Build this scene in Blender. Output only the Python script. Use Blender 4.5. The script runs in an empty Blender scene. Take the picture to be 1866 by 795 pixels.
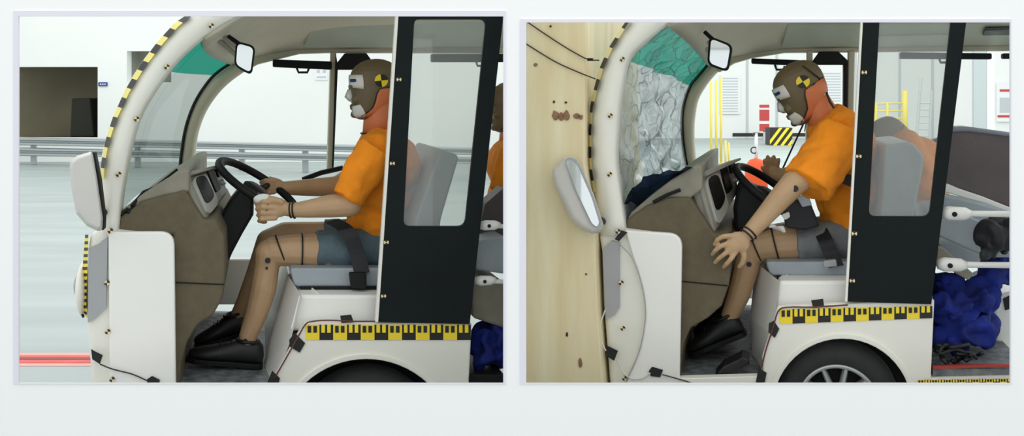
import bpy, bmesh, math, random
from mathutils import Vector, Matrix
random.seed(7)
scene = bpy.context.scene
C = scene.collection

# ---------------------------------------------------------------- camera, world, lights, exposure
F, PX, PY, HC = 1900.0, 933.0, 175.0, 1.30      # focal length in pixels, principal point, camera height
cam_d = bpy.data.cameras.new('camera'); cam = bpy.data.objects.new('camera', cam_d); C.objects.link(cam)
cam.location = (0, 0, HC); cam.rotation_euler = (math.pi/2, 0, 0)
cam_d.sensor_width = 36; cam_d.lens = 36*F/1866
cam_d.shift_y = -(397.5-PY)/1866
cam_d.clip_end = 200
scene.camera = cam
world = bpy.data.worlds.new('world'); scene.world = world; world.use_nodes = True
wb = world.node_tree.nodes['Background']; wb.inputs[0].default_value = (0.97, 0.985, 1.0, 1); wb.inputs[1].default_value = 0.80
def area(name, loc, size, power, rot=(0, 0, 0), col=(1, 1, 1)):
    l = bpy.data.lights.new(name, 'AREA'); l.shape = 'RECTANGLE'; l.size, l.size_y = size; l.energy = power; l.color = col
    o = bpy.data.objects.new(name, l); C.objects.link(o); o.location = loc; o.rotation_euler = rot
area('ceiling_lamp_left_bay_offscreen', (-2.6, 9.0, 5.2), (5, 9), 85, (0, 0, 0), (0.97, 1.0, 0.98))
area('ceiling_lamp_left_hall_offscreen', (-7.0, 15.0, 5.4), (6, 8), 105, (0, 0, 0), (0.97, 1.0, 0.98))
area('ceiling_lamp_right_bay_offscreen', (3.4, 9.0, 5.2), (5, 9), 110, (0, 0, 0), (0.97, 1.0, 0.98))
area('ceiling_lamp_right_hall_offscreen', (8.0, 20.0, 5.4), (8, 12), 470, (0, 0, 0), (0.97, 1.0, 0.98))
vs = scene.view_settings
vs.view_transform = 'Standard'; vs.look = 'None'; vs.gamma = 1.0; vs.exposure = 0.56; vs.use_curve_mapping = False

# ---------------------------------------------------------------- frames of the two bays
def wpt(px, py, Y):                       # pixel to a world point at distance Y
    return Vector(((px-PX)/F*Y, Y, HC-(py-PY)/F*Y))
def gpt(px, py):                          # pixel to a point on the floor
    return wpt(px, py, F*HC/(py-PY))
class Bay:
    def __init__(s, cx, D=3.55):
        th = math.atan((cx-PX)/F)
        s.O = Vector((D*math.sin(th), D*math.cos(th), 0)); s.yaw = -th
        s.ex = Vector((math.cos(th), -math.sin(th), 0)); s.ey = Vector((math.sin(th), math.cos(th), 0))
    def pt(s, px, py, d=0.0):             # pixel to a local point on the plane d behind the vehicle's near side
        r = Vector(((px-PX)/F, 1.0, -(py-PY)/F)); c = Vector((0, 0, HC))
        t = (d - (c-s.O).dot(s.ey))/r.dot(s.ey)
        w = c + r*t - s.O
        return Vector((w.dot(s.ex), w.dot(s.ey), w.z))
    def pts(s, l, d=0.0): return [s.pt(p[0], p[1], p[2] if len(p) > 2 else d) for p in l]
BL, BR = Bay(475), Bay(1400)

# ---------------------------------------------------------------- materials
def lin(c):
    return tuple(((v/255)/12.92 if v/255 <= 0.04045 else ((v/255+0.055)/1.055)**2.4) for v in c) + (1,)
MATS = {}
def mat(name, rgb, rough=0.5, var=0.0, scale=8.0, bump=0.0, bscale=60.0, metal=0.0, stretch=(1, 1, 1), rgb2=None, spec=0.5, coat=0.0):
    m = bpy.data.materials.new(name); m.use_nodes = True; nt = m.node_tree; b = nt.nodes['Principled BSDF']
    b.inputs['Base Color'].default_value = lin(rgb); b.inputs['Roughness'].default_value = rough; b.inputs['Metallic'].default_value = metal
    b.inputs['Specular IOR Level'].default_value = spec
    if coat: b.inputs['Coat Weight'].default_value = coat
    if var > 0 or bump > 0:
        tc = nt.nodes.new('ShaderNodeTexCoord'); mp = nt.nodes.new('ShaderNodeMapping'); mp.inputs['Scale'].default_value = stretch
        nt.links.new(tc.outputs['Object'], mp.inputs[0])
    if var > 0:
        n = nt.nodes.new('ShaderNodeTexNoise'); n.inputs['Scale'].default_value = scale; n.inputs['Detail'].default_value = 6
        nt.links.new(mp.outputs[0], n.inputs['Vector'])
        r = nt.nodes.new('ShaderNodeValToRGB')
        r.color_ramp.elements[0].position = 0.3; r.color_ramp.elements[1].position = 0.7
        c2 = rgb2 or tuple(max(0, v*(1-var)) for v in rgb)
        r.color_ramp.elements[0].color = lin(c2); r.color_ramp.elements[1].color = lin(rgb)
        nt.links.new(n.outputs[0], r.inputs[0]); nt.links.new(r.outputs[0], b.inputs['Base Color'])
    if bump > 0:
        n2 = nt.nodes.new('ShaderNodeTexNoise'); n2.inputs['Scale'].default_value = bscale; n2.inputs['Detail'].default_value = 4
        nt.links.new(mp.outputs[0], n2.inputs['Vector'])
        bp = nt.nodes.new('ShaderNodeBump'); bp.inputs['Strength'].default_value = bump; bp.inputs['Distance'].default_value = 0.02
        nt.links.new(n2.outputs[0], bp.inputs['Height']); nt.links.new(bp.outputs[0], b.inputs['Normal'])
    MATS[name] = m; return m
def glass(name, tint, gloss=0.08, milk=0.0, milkc=(235, 240, 240), cracks=False, rough=0.03):
    m = bpy.data.materials.new(name); m.use_nodes = True; nt = m.node_tree; nt.nodes.clear()
    out = nt.nodes.new('ShaderNodeOutputMaterial'); t = nt.nodes.new('ShaderNodeBsdfTransparent'); t.inputs[0].default_value = lin(tint)
    g = nt.nodes.new('ShaderNodeBsdfGlossy'); g.inputs['Roughness'].default_value = rough; g.inputs[0].default_value = (0.9, 0.95, 0.95, 1)
    d = nt.nodes.new('ShaderNodeBsdfDiffuse'); d.inputs[0].default_value = lin(milkc)
    m1 = nt.nodes.new('ShaderNodeMixShader'); m1.inputs[0].default_value = milk
    m2 = nt.nodes.new('ShaderNodeMixShader'); m2.inputs[0].default_value = gloss
    nt.links.new(t.outputs[0], m1.inputs[1]); nt.links.new(d.outputs[0], m1.inputs[2])
    nt.links.new(m1.outputs[0], m2.inputs[1]); nt.links.new(g.outputs[0], m2.inputs[2]); nt.links.new(m2.outputs[0], out.inputs[0])
    if cracks:                                        # crack lines in the laminated film
        tc = nt.nodes.new('ShaderNodeTexCoord'); no = nt.nodes.new('ShaderNodeTexNoise'); no.inputs['Scale'].default_value = 5
        mx = nt.nodes.new('ShaderNodeVectorMath'); mx.operation = 'MULTIPLY_ADD'; mx.inputs[1].default_value = (0.12,)*3
        nt.links.new(tc.outputs['Object'], no.inputs['Vector']); nt.links.new(no.outputs['Color'], mx.inputs[0]); nt.links.new(tc.outputs['Object'], mx.inputs[2])
        v = nt.nodes.new('ShaderNodeTexVoronoi'); v.feature = 'DISTANCE_TO_EDGE'; v.inputs['Scale'].default_value = 11
        nt.links.new(mx.outputs[0], v.inputs['Vector'])
        n3 = nt.nodes.new('ShaderNodeTexNoise'); n3.inputs['Scale'].default_value = 9; n3.inputs['Detail'].default_value = 8
        nt.links.new(mx.outputs[0], n3.inputs['Vector'])
        r = nt.nodes.new('ShaderNodeMapRange'); r.inputs[1].default_value = 0.0; r.inputs[2].default_value = 0.05; r.inputs[3].default_value = 0.45; r.inputs[4].default_value = 0.0
        nt.links.new(v.outputs[0], r.inputs[0])
        r2 = nt.nodes.new('ShaderNodeMapRange'); r2.inputs[1].default_value = 0.42; r2.inputs[2].default_value = 0.66; r2.inputs[3].default_value = max(0, milk-0.15); r2.inputs[4].default_value = milk+0.22
        nt.links.new(n3.outputs[0], r2.inputs[0])
        ad = nt.nodes.new('ShaderNodeMath'); ad.operation = 'ADD'; ad.use_clamp = True
        nt.links.new(r.outputs[0], ad.inputs[0]); nt.links.new(r2.outputs[0], ad.inputs[1]); nt.links.new(ad.outputs[0], m1.inputs[0])
        cr = nt.nodes.new('ShaderNodeMapRange'); cr.inputs[1].default_value = 0.0; cr.inputs[2].default_value = 0.03; cr.inputs[3].default_value = 0.0; cr.inputs[4].default_value = 1.0
        nt.links.new(v.outputs[0], cr.inputs[0])
        mc = nt.nodes.new('ShaderNodeMix'); mc.data_type = 'RGBA'; mc.inputs['A'].default_value = lin((84, 92, 98)); mc.inputs['B'].default_value = lin(milkc)
        nt.links.new(cr.outputs[0], mc.inputs['Factor']); nt.links.new(mc.outputs['Result'], d.inputs[0])
    MATS[name] = m; return m
mat('wall_paint', (255, 255, 255), 0.9)
mat('trim_paint', (236, 234, 243), 0.8)
mat('hall_wall', (243, 246, 242), 0.8, 0.015, 0.6)
mat('hall_floor', (166, 178, 175), 0.5, 0.10, 1.6, 0.03, 40, stretch=(0.35, 1.5, 1))
mat('hall_floor_right', (226, 232, 230), 0.4, 0.05, 1.0)
mat('white_body', (242, 241, 230), 0.5, 0.015, 2.0)
mat('white_panel', (246, 246, 240), 0.42, 0.02, 3.0)
mat('cream_panel', (222, 226, 212), 0.42, 0.02, 3.0)
mat('grey_film', (168, 170, 172), 0.45)
mat('blue_grey_film', (170, 182, 192), 0.4)
mat('black_board', (20, 28, 29), 0.7, 0.15, 5, spec=0.2)
mat('dash_brown', (104, 95, 73), 0.8, 0.1, 30, 0.15, 240)
mat('cowl_grey', (150, 146, 130), 0.7, 0.12, 12)
mat('pod_grey', (150, 149, 137), 0.55, 0.05, 20)
mat('pod_light', (176, 180, 172), 0.45)
mat('gauge_black', (14, 16, 17), 0.5, spec=0.15)
mat('rubber_black', (16, 18, 18), 0.6, spec=0.3)
mat('plastic_black', (18, 22, 22), 0.55, 0.1, 20, spec=0.3)
mat('steel_dark', (60, 62, 60), 0.4, metal=0.6)
mat('roof_liner', (212, 207, 186), 0.6, 0.06, 4)
mat('roof_panel', (176, 182, 166), 0.45, 0.06, 3)
mat('pillar_liner', (196, 193, 170), 0.5, 0.04, 5)
mat('seat_vinyl', (164, 174, 180), 0.5, 0.08, 8, 0.1, 40)
mat('bench_vinyl', (92, 84, 84), 0.55, 0.12, 10, 0.1, 60)
mat('bench_top', (122, 128, 138), 0.5)
mat('mirror_shell', (208, 206, 200), 0.45, 0.03, 10)
mat('mirror_white', (228, 232, 228), 0.4)
mat('mirror_glass', (215, 222, 222), 0.06, metal=0.95)
mat('vinyl_skin', (192, 158, 120), 0.5, 0.06, 14)
mat('head_skin', (112, 97, 68), 0.48, 0.06, 16)
mat('neck_skin', (222, 128, 80), 0.55, 0.05, 14)
mat('joint_black', (22, 20, 18), 0.5)
mat('tape_white', (226, 226, 220), 0.6)
mat('marker_blue', (40, 60, 110), 0.5)
mat('shirt_orange', (255, 150, 16), 0.85, 0.10, 9, 0.6, 11)
mat('shorts_blue', (92, 112, 120), 0.85, 0.12, 24, 0.3, 22)
mat('shorts_grey', (128, 132, 134), 0.85, 0.12, 24, 0.3, 22)
mat('shoe_black', (24, 26, 27), 0.5, 0.15, 20)
mat('belt_black', (22, 24, 28), 0.6)
mat('tape_yellow', (250, 222, 46), 0.5)
mat('tape_pale', (240, 228, 128), 0.5)
mat('tape_cream', (232, 222, 170), 0.5)
mat('marker_cream', (238, 214, 160), 0.5)
mat('tape_black', (28, 28, 26), 0.5)
mat('tape_patch', (34, 36, 36), 0.75, 0.15, 30)
mat('sticker_red', (180, 80, 40), 0.6)
mat('cab_floor', (140, 146, 146), 0.6, rgb2=(70, 78, 82), var=0.5, scale=26, bump=0.1)
mat('rail_white', (232, 232, 226), 0.35)
mat('blue_cloth', (22, 46, 150), 0.85, 0.4, 14, 1.0, 16)
mat('wire_dark', (50, 40, 40), 0.5)
mat('wire_white', (225, 225, 218), 0.5)
mat('wire_red', (104, 52, 44), 0.5)
mat('sill_red', (170, 60, 52), 0.5)
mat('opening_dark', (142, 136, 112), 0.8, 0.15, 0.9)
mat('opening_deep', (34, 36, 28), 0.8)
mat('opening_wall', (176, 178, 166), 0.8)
mat('rail_steel', (176, 184, 184), 0.35, metal=0.35)
mat('line_red', (214, 86, 76), 0.6, 0.1, 6)
mat('line_pink', (230, 168, 158), 0.6, 0.08, 6)
mat('line_core', (140, 50, 44), 0.6)
mat('sign_blue', (48, 72, 150), 0.5)
mat('plywood', (244, 236, 202), 0.7, 0.16, 4, 0.05, 30, stretch=(3.0, 3.0, 0.45), rgb2=(228, 210, 166))
mat('stain_brown', (158, 120, 92), 0.8, 0.2, 40)
mat('tyre', (52, 54, 54), 0.75, 0.1, 30)
mat('rim_silver', (196, 200, 200), 0.3, metal=0.5)
mat('poster', (240, 243, 242), 0.6)
mat('poster_line', (196, 204, 206), 0.6)
mat('poster_red', (196, 72, 72), 0.6)
mat('hazard_yellow', (240, 218, 60), 0.5)
mat('post_yellow', (236, 214, 92), 0.5)
mat('hazard_black', (34, 34, 30), 0.5)
mat('ladder_grey', (196, 202, 202), 0.4, metal=0.3)
mat('pipe_grey', (190, 200, 200), 0.5)
mat('orange_cone', (236, 84, 30), 0.55)
mat('card_white', (236, 238, 236), 0.6)
mat('lever_dark', (44, 44, 40), 0.5)
glass('windshield_clear', (200, 206, 204), 0.10, 0.16, (120, 126, 124))
glass('windshield_teal', (60, 170, 150), 0.06, 0.35, (30, 130, 110))
glass('windshield_broken', (200, 208, 210), 0.12, 0.36, (206, 216, 220), cracks=True, rough=0.15)
glass('windshield_teal_broken', (60, 170, 150), 0.10, 0.45, (50, 150, 132), cracks=True, rough=0.2)
glass('film_navy', (60, 80, 110), 0.12, 0.72, (28, 42, 62), rough=0.25)
glass('door_glass', (240, 242, 240), 0.04, 0.12, (196, 198, 196))

# ---------------------------------------------------------------- scene-building helpers
def thing(name, label, cat, bay=None, off=(0, 0, 0), group=None):
    o = bpy.data.objects.new(name, None); C.objects.link(o); o.empty_display_size = 0.1
    off = Vector(off)
    if bay:
        o.location = bay.O + bay.ex*off.x + bay.ey*off.y + Vector((0, 0, off.z)); o.rotation_euler = (0, 0, bay.yaw)
    else: o.location = off
    o['label'] = label; o['category'] = cat
    if group: o['group'] = group
    OFF[o.name] = off
    return o
OFF = {}
def tag(o, label, cat, group=None):
    o['label'] = label; o['category'] = cat
    if group: o['group'] = group
    return o
def root_off(p):
    while p is not None:
        if p.name in OFF: return OFF[p.name]
        p = p.parent
    return Vector((0, 0, 0))
def obj(name, geo, material, parent=None, bay=None, bevel=0, seg=2, smooth=False, label=None, mats=None, fm=None, remesh=0, sm=0, kind=None, solid=0, disp=None):
    vs_, fs = geo
    off = root_off(parent)
    base = None
    if parent is None and bay is not None:              # a thing of one mesh: origin at the base of its bounds
        xs = [v[0] for v in vs_]; ys = [v[1] for v in vs_]; zs = [v[2] for v in vs_]
        off = Vector(((min(xs)+max(xs))/2, (min(ys)+max(ys))/2, min(zs)))
    elif parent is None:
        xs = [v[0] for v in vs_]; ys = [v[1] for v in vs_]; zs = [v[2] for v in vs_]
        off = Vector(((min(xs)+max(xs))/2, (min(ys)+max(ys))/2, min(zs)))
    me = bpy.data.meshes.new(name); me.from_pydata([tuple(Vector(v)-off) for v in vs_], [], fs)
    bm = bmesh.new(); bm.from_mesh(me); bmesh.ops.recalc_face_normals(bm, faces=bm.faces); bm.to_mesh(me); bm.free()
    for mm in (mats or [material]): me.materials.append(MATS[mm])
    if fm:
        for p, i in zip(me.polygons, fm): p.material_index = i
    if smooth:
        for p in me.polygons: p.use_smooth = True
    o = bpy.data.objects.new(name, me); C.objects.link(o)
    if parent is not None: o.parent = parent
    elif bay is not None:
        o.location = bay.O + bay.ex*off.x + bay.ey*off.y + Vector((0, 0, off.z)); o.rotation_euler = (0, 0, bay.yaw)
    else: o.location = off
    if remesh:
        r = o.modifiers.new('remesh', 'REMESH'); r.mode = 'VOXEL'; r.voxel_size = remesh; r.use_smooth_shade = True
    if sm:
        s = o.modifiers.new('smooth', 'SMOOTH'); s.factor = 0.5; s.iterations = sm
    if disp:
        t = bpy.data.textures.new('folds', disp[2] if len(disp) > 2 else 'CLOUDS'); t.noise_scale = disp[0]; t.noise_depth = 1
        if t.type == 'MARBLE': t.turbulence = 12
        dm = o.modifiers.new('folds', 'DISPLACE'); dm.texture = t; dm.strength = disp[1]; dm.mid_level = 0.5; dm.texture_coords = 'LOCAL'
    if solid:
        s = o.modifiers.new('thickness', 'SOLIDIFY'); s.thickness = solid; s.offset = 0
    if bevel:
        b = o.modifiers.new('bevel', 'BEVEL'); b.width = bevel; b.segments = seg; b.limit_method = 'ANGLE'; b.angle_limit = math.radians(40)
    if label: o['label'] = label
    if kind: o['kind'] = kind
    return o
def join(*gs):
    V, Fc = [], []
    for v, f in gs:
        n = len(V); V += list(v); Fc += [[i+n for i in q] for q in f]
    return V, Fc
def prism_l(loc, depth):                                # loc: local polygon points; extruded along the lateral axis
    n = len(loc); V = [Vector(p) for p in loc] + [Vector(p)+Vector((0, depth, 0)) for p in loc]
    return V, [list(range(n)), list(range(2*n-1, n-1, -1))] + [[i, (i+1) % n, n+(i+1) % n, n+i] for i in range(n)]
def prism(bay, poly, d0, d1): return prism_l(bay.pts(poly, d0), d1-d0)
def wprism(poly, Y0, Y1):                               # world prism: pixel polygon at Y0 going back to Y1
    loc = [wpt(p[0], p[1], Y0) for p in poly]; return prism_l(loc, Y1-Y0)
def wbox(x0, x1, y0, y1, z0, z1):
    V = [Vector((x, y, z)) for x in (x0, x1) for y in (y0, y1) for z in (z0, z1)]
    return V, [[0, 1, 3, 2], [4, 6, 7, 5], [0, 4, 5, 1], [2, 3, 7, 6], [0, 2, 6, 4], [1, 5, 7, 3]]
def rounded(poly, r, n=5):                              # round every corner of a pixel polygon (r a number or one per corner)
    out = []; m = len(poly)
    for i in range(m):
        p, a, b = Vector(poly[i]), Vector(poly[i-1]), Vector(poly[(i+1) % m]); rr = r[i] if isinstance(r, (list, tuple)) else r
        if rr <= 0: out.append(tuple(p)); continue
        u, v = (a-p), (b-p); q = min(rr, u.length*0.49, v.length*0.49); u, v = u.normalized()*q, v.normalized()*q
        for k in range(n+1):
            t = k/n; out.append(tuple((p+u)*(1-t)**2 + p*2*t*(1-t) + (p+v)*t*t))
    return out
def resample(pl, n):
    pl = [Vector(p) for p in pl]; L = [0]
    for a, b in zip(pl, pl[1:]): L.append(L[-1]+(b-a).length)
    out = []
    for k in range(n):
        s = L[-1]*k/(n-1); i = 0
        while i < len(L)-2 and L[i+1] < s: i += 1
        t = (s-L[i])/max(1e-9, L[i+1]-L[i]); out.append(pl[i].lerp(pl[i+1], t))
    return out
def spline(pl, n):                                      # Catmull-Rom through points, n samples
    P = [Vector(p) for p in pl]; P = [P[0]*2-P[1]] + P + [P[-1]*2-P[-2]]; o = []
    segs = len(P)-3
    for k in range(n):
        u = k/(n-1)*segs; i = min(int(u), segs-1); t = u-i; a, b, c, d = P[i:i+4]
        o.append(0.5*((2*b)+(c-a)*t+(2*a-5*b+4*c-d)*t*t+(3*b-a-3*c+d)*t**3))
    return o
def loft(rings, closed=True, caps=True):                # rings of equal length
    n = len(rings[0]); V = [v for r in rings for v in r]; Fc = []
    for i in range(len(rings)-1):
        for j in range(n if closed else n-1):
            Fc.append([i*n+j, i*n+(j+1) % n, (i+1)*n+(j+1) % n, (i+1)*n+j])
    if closed and caps: Fc.append(list(range(n))); Fc.append([(len(rings)-1)*n+j for j in range(n)][::-1])
    return V, Fc
def tube(path, r, n=8):                                 # path: local points; r a radius or list
    path = [Vector(p) for p in path]; rings = []; prev = None
    for i, p in enumerate(path):
        t = (path[min(i+1, len(path)-1)]-path[max(i-1, 0)]).normalized()
        a = prev if prev is not None else (Vector((0, 0, 1)) if abs(t.z) < 0.9 else Vector((1, 0, 0)))
        u = (a - t*a.dot(t)).normalized(); v = t.cross(u); prev = u
        rr = r[i] if isinstance(r, (list, tuple)) else r
        rings.append([p+(u*math.cos(2*math.pi*k/n)+v*math.sin(2*math.pi*k/n))*rr for k in range(n)])
    return loft(rings)
def capsule(p0, r0, p1, r1, n=14):                      # tapered limb with round ends
    p0, p1 = Vector(p0), Vector(p1); t = (p1-p0)
    t = t.normalized() if t.length > 1e-6 else Vector((0, 0, 1))
    path, rad = [], []
    for k in range(5): a = math.pi/2*(1-k/4.5); path.append(p0-t*r0*math.sin(a)); rad.append(max(r0*math.cos(a), r0*0.05))
    path.append(p0); rad.append(r0); path.append(p1); rad.append(r1)
    for k in range(1, 6): a = math.pi/2*(k/4.5) if k < 5 else math.pi/2; path.append(p1+t*r1*math.sin(a)); rad.append(max(r1*math.cos(a), r1*0.05))
    rings = []; u = (Vector((0, 0, 1)) if abs(t.z) < 0.9 else Vector((1, 0, 0))); u = (u-t*u.dot(t)).normalized(); v = t.cross(u)
    for p, rr in zip(path, rad): rings.append([p+(u*math.cos(2*math.pi*k/n)+v*math.sin(2*math.pi*k/n))*rr for k in range(n)])
    return loft(rings)
def ellipsoid(c, rad, rot=0.0, nu=20, nv=12):           # rot: turn in the side-view plane (x-z), radians
    c = Vector(c); R = Matrix.Rotation(rot, 3, 'Y'); rings = []
    for i in range(nv+1):
        a = math.pi*(0.01+0.98*i/nv)
        rings.append([c+R @ Vector((rad[0]*math.sin(a)*math.cos(2*math.pi*j/nu), rad[1]*math.sin(a)*math.sin(2*math.pi*j/nu), rad[2]*math.cos(a))) for j in range(nu)])
    return loft(rings)
def band(A, B):                                         # strip between two equal polylines of local points
    n = len(A); return [Vector(p) for p in A]+[Vector(p) for p in B], [[i, i+1, n+i+1, n+i] for i in range(n-1)]
def disc(c, nrm, r, n=20, th=0.003):
    c, nrm = Vector(c), Vector(nrm).normalized(); u = nrm.orthogonal().normalized(); v = nrm.cross(u)
    ring = lambda q: [q+(u*math.cos(2*math.pi*k/n)+v*math.sin(2*math.pi*k/n))*r for k in range(n)]
    return loft([ring(c), ring(c+nrm*th)])
def torus(c, u, v, R, r, n=36, m=10, a0=0, a1=2*math.pi):
    c, u, v = Vector(c), Vector(u).normalized(), Vector(v).normalized(); w = u.cross(v).normalized(); rings = []
    full = abs(a1-a0-2*math.pi) < 1e-6; cnt = n if full else n+1
    for i in range(cnt):
        a = a0+(a1-a0)*i/n; e = u*math.cos(a)+v*math.sin(a); p = c+e*R
        rings.append([p+(e*math.cos(2*math.pi*k/m)+w*math.sin(2*math.pi*k/m))*r for k in range(m)])
    if full: rings.append(rings[0])
    return loft(rings, caps=not full)
def lathe(c, axis, prof, n=40):                         # prof: (offset along axis, radius)
    c, ax = Vector(c), Vector(axis).normalized(); u = ax.orthogonal().normalized(); v = ax.cross(u)
    return loft([[c+ax*o+(u*math.cos(2*math.pi*k/n)+v*math.sin(2*math.pi*k/n))*r for k in range(n)] for o, r in prof], caps=False)
def struct(name, geo, m, **k):
    o = obj(name, geo, m, **k); o['kind'] = 'structure'; return o
# ================================================================ THE SETTING
def grid_wall(xs, zs, Y0, Y1, holes, sx=None, sz=None):
    """wall between Y0 and Y1 with rectangular openings; sx, sz are the (splayed) breaks of its back face"""
    sx, sz = sx or xs, sz or zs; V, Fc = [], []
    nx, nz = len(xs), len(zs)
    for X, Z, Y in ((xs, zs, Y0), (sx, sz, Y1)):
        for z in Z:
            for x in X: V.append(Vector((x, Y, z)))
    I = lambda i, j, k: k*nx*nz+j*nx+i
    solid = lambda i, j: 0 <= i < nx-1 and 0 <= j < nz-1 and (i, j) not in holes
    for j in range(nz-1):
        for i in range(nx-1):
            if not solid(i, j): continue
            Fc.append([I(i, j, 0), I(i+1, j, 0), I(i+1, j+1, 0), I(i, j+1, 0)]); Fc.append([I(i, j, 1), I(i, j+1, 1), I(i+1, j+1, 1), I(i+1, j, 1)])
            for (a, b, p, q) in ((i-1, j, (i, j), (i, j+1)), (i+1, j, (i+1, j), (i+1, j+1)), (i, j-1, (i, j), (i+1, j)), (i, j+1, (i, j+1), (i+1, j+1))):
                if not solid(a, b): Fc.append([I(*p, 0), I(*q, 0), I(*q, 1), I(*p, 1)])
    return V, Fc
struct('floor', wbox(-16, 18, -1.5, 40, -0.1, 0), 'hall_floor')
# white front wall of the two test bays, with two wide openings
YW = 3.0
wx = lambda px: (px-PX)/F*YW
wz = lambda py: HC-(py-PY)/F*YW
xs = [-2.6, wx(35), wx(917), wx(959), wx(1840), 2.6]; zs = [0, wz(698), wz(41), wz(30), 2.15]
struct('wall_front', grid_wall(xs, zs, YW, YW+0.03, {(1, 1), (1, 2), (3, 1)},
       [xs[0], xs[1]-0.05, xs[2]+0.006, xs[3]-0.006, xs[4]+0.05, xs[5]], [zs[0], zs[1]-0.03, zs[2]+0.006, zs[3]+0.02, zs[4]]), 'wall_paint')
def trim(n, x0, y0, x1, y1, i0, j0, i1, j1):
    struct('trim_%d' % n, grid_wall([wx(x0), wx(i0), wx(i1), wx(x1)], [wz(y1), wz(j1), wz(j0), wz(y0)], YW-0.004, YW+0.002, {(1, 1)}), 'trim_paint')
trim(1, 25, 20, 922, 700, 35, 30, 917, 698)
trim(2, 947, 35, 1842, 700, 959, 41, 1840, 698)
# partition between the bays (bends round the crash barrier)
def upright(pts, z0, z1, th):
    a = [Vector((x, y, 0)) for x, y in pts]; b = [p+Vector((-th, 0, 0)) for p in a][::-1]
    n = len(a)*2; V = [Vector((p.x, p.y, z0)) for p in a+b]+[Vector((p.x, p.y, z1)) for p in a+b]
    return V, [list(range(n)), list(range(2*n-1, n-1, -1))]+[[i, (i+1) % n, n+(i+1) % n, n+i] for i in range(n)]
struct('wall_partition', upright([(0.012, 3.031), (0.012, 3.68), (0.46, 4.98), (1.56, 20), (2.45, 31.8)], 0, 2.15, 0.03), 'hall_wall')
# left hall: far white wall with two dark recesses
YL = 20.6
lx = lambda px: (px-PX)/F*YL
lz = lambda py: HC-(py-PY)/F*YL
struct('wall_back', grid_wall([-14, lx(-70), lx(178), lx(231), lx(312), 1.5], [0, lz(251), lz(150), lz(122), lz(93), 4.2], YL, YL+0.2,
       {(1, 1), (1, 2), (3, 2), (3, 3)}, [-14, lx(-70), lx(181), lx(233), lx(312), 1.5]), 'hall_wall')
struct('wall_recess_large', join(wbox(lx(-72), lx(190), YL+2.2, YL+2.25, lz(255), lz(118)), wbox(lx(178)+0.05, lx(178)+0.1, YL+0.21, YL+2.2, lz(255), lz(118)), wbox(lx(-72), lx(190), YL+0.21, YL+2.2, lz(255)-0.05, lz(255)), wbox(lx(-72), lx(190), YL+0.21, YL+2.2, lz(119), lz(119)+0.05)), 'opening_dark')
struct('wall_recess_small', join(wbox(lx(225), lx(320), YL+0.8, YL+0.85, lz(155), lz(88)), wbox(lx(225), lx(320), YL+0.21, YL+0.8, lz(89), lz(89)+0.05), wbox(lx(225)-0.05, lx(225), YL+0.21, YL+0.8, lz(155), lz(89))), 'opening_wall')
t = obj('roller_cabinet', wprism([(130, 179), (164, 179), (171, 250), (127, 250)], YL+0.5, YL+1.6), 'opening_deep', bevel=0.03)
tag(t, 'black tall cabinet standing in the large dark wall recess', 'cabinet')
t = thing('wall_sign', 'small blue plate on the white wall beside the dark recess', 'sign', None, wpt(187, 157, YL-0.03))
obj('plate', wprism([(179, 150), (195, 150), (195, 157), (179, 157)], YL-0.03, YL-0.002), 'sign_blue', t)
for k in range(3): obj('mark', wprism([(182+k*4, 152.5), (184.5+k*4, 152.5), (184.5+k*4, 154.5), (182+k*4, 154.5)], YL-0.034, YL-0.03), 'poster', t)
t = thing('wall_notice', 'small grey notice on the white wall seen past the rear door post', 'notice', None, wpt(585, 143, YL-0.03))
obj('sheet', wprism([(574, 124), (597, 124), (597, 146), (574, 146)], YL-0.02, YL-0.002), 'poster', t)
for (a, b, c_, d_) in ((577, 127, 583, 133), (588, 127, 594, 133), (577, 139, 594, 142)):
    obj('mark', wprism([(a, b), (c_, b), (c_, d_), (a, d_)], YL-0.024, YL-0.02), 'poster_line', t)
# guard rails in front of that wall, coming slightly nearer to the right
def rail_pts(y0, y1): return [wpt(-60, y0-2, 20.1), wpt(300, (y0+y1)/2-1, 18.6), wpt(925, y1+7, 16.2)]
def wbeam(a, b, p, q):                                   # W-shaped beam between top line a..b and bottom line p..q
    T, B = rail_pts(a, b), rail_pts(p, q); rings = []
    prof = [(0, 0), (0.12, 0.035), (0.3, 0.035), (0.42, 0.0), (0.58, 0.0), (0.7, 0.035), (0.88, 0.035), (1, 0)]
    rings = []
    for t_, b_ in zip(T, B): rings.append([t_.lerp(b_, s)+Vector((0, -o*2, 0)) for s, o in prof]+[t_.lerp(b_, s)+Vector((0, 0.02-o*2, 0)) for s, o in prof[::-1]])
    return loft(rings)
g = thing('guard_rail', 'long grey steel guard rail of two beams along the white wall', 'guard rail', None, wpt(300, 300, 18.7)*1.0)
obj('beam', wbeam(250, 263, 265, 277), 'rail_steel', g)
obj('beam', wbeam(269, 281, 285, 293), 'rail_steel', g)
for k, px in enumerate((60, 250, 440, 556, 740, 900)):
    Yp = 20.1-(px+60)/985*3.9+0.06; p = wpt(px, 280, Yp)
    obj('post', wbox(p.x-0.05, p.x+0.05, Yp, Yp+0.07, 0, 0.42), 'rail_steel', g, bevel=0.008)
# red line painted on the floor of the left bay
for nm, y0, y1, m, z in (('floor_line_edge', 644, 668, 'line_pink', 0.002), ('floor_line', 649, 663, 'line_red', 0.004), ('floor_line_core', 653.5, 657, 'line_core', 0.006)):
    a, b = gpt(0, y1), gpt(0, y0)
    struct(nm.replace('floor_line', 'trim_floor_line'), wbox(-3.6, -1.2, a.y, b.y, 0.0005, z), m)

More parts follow.
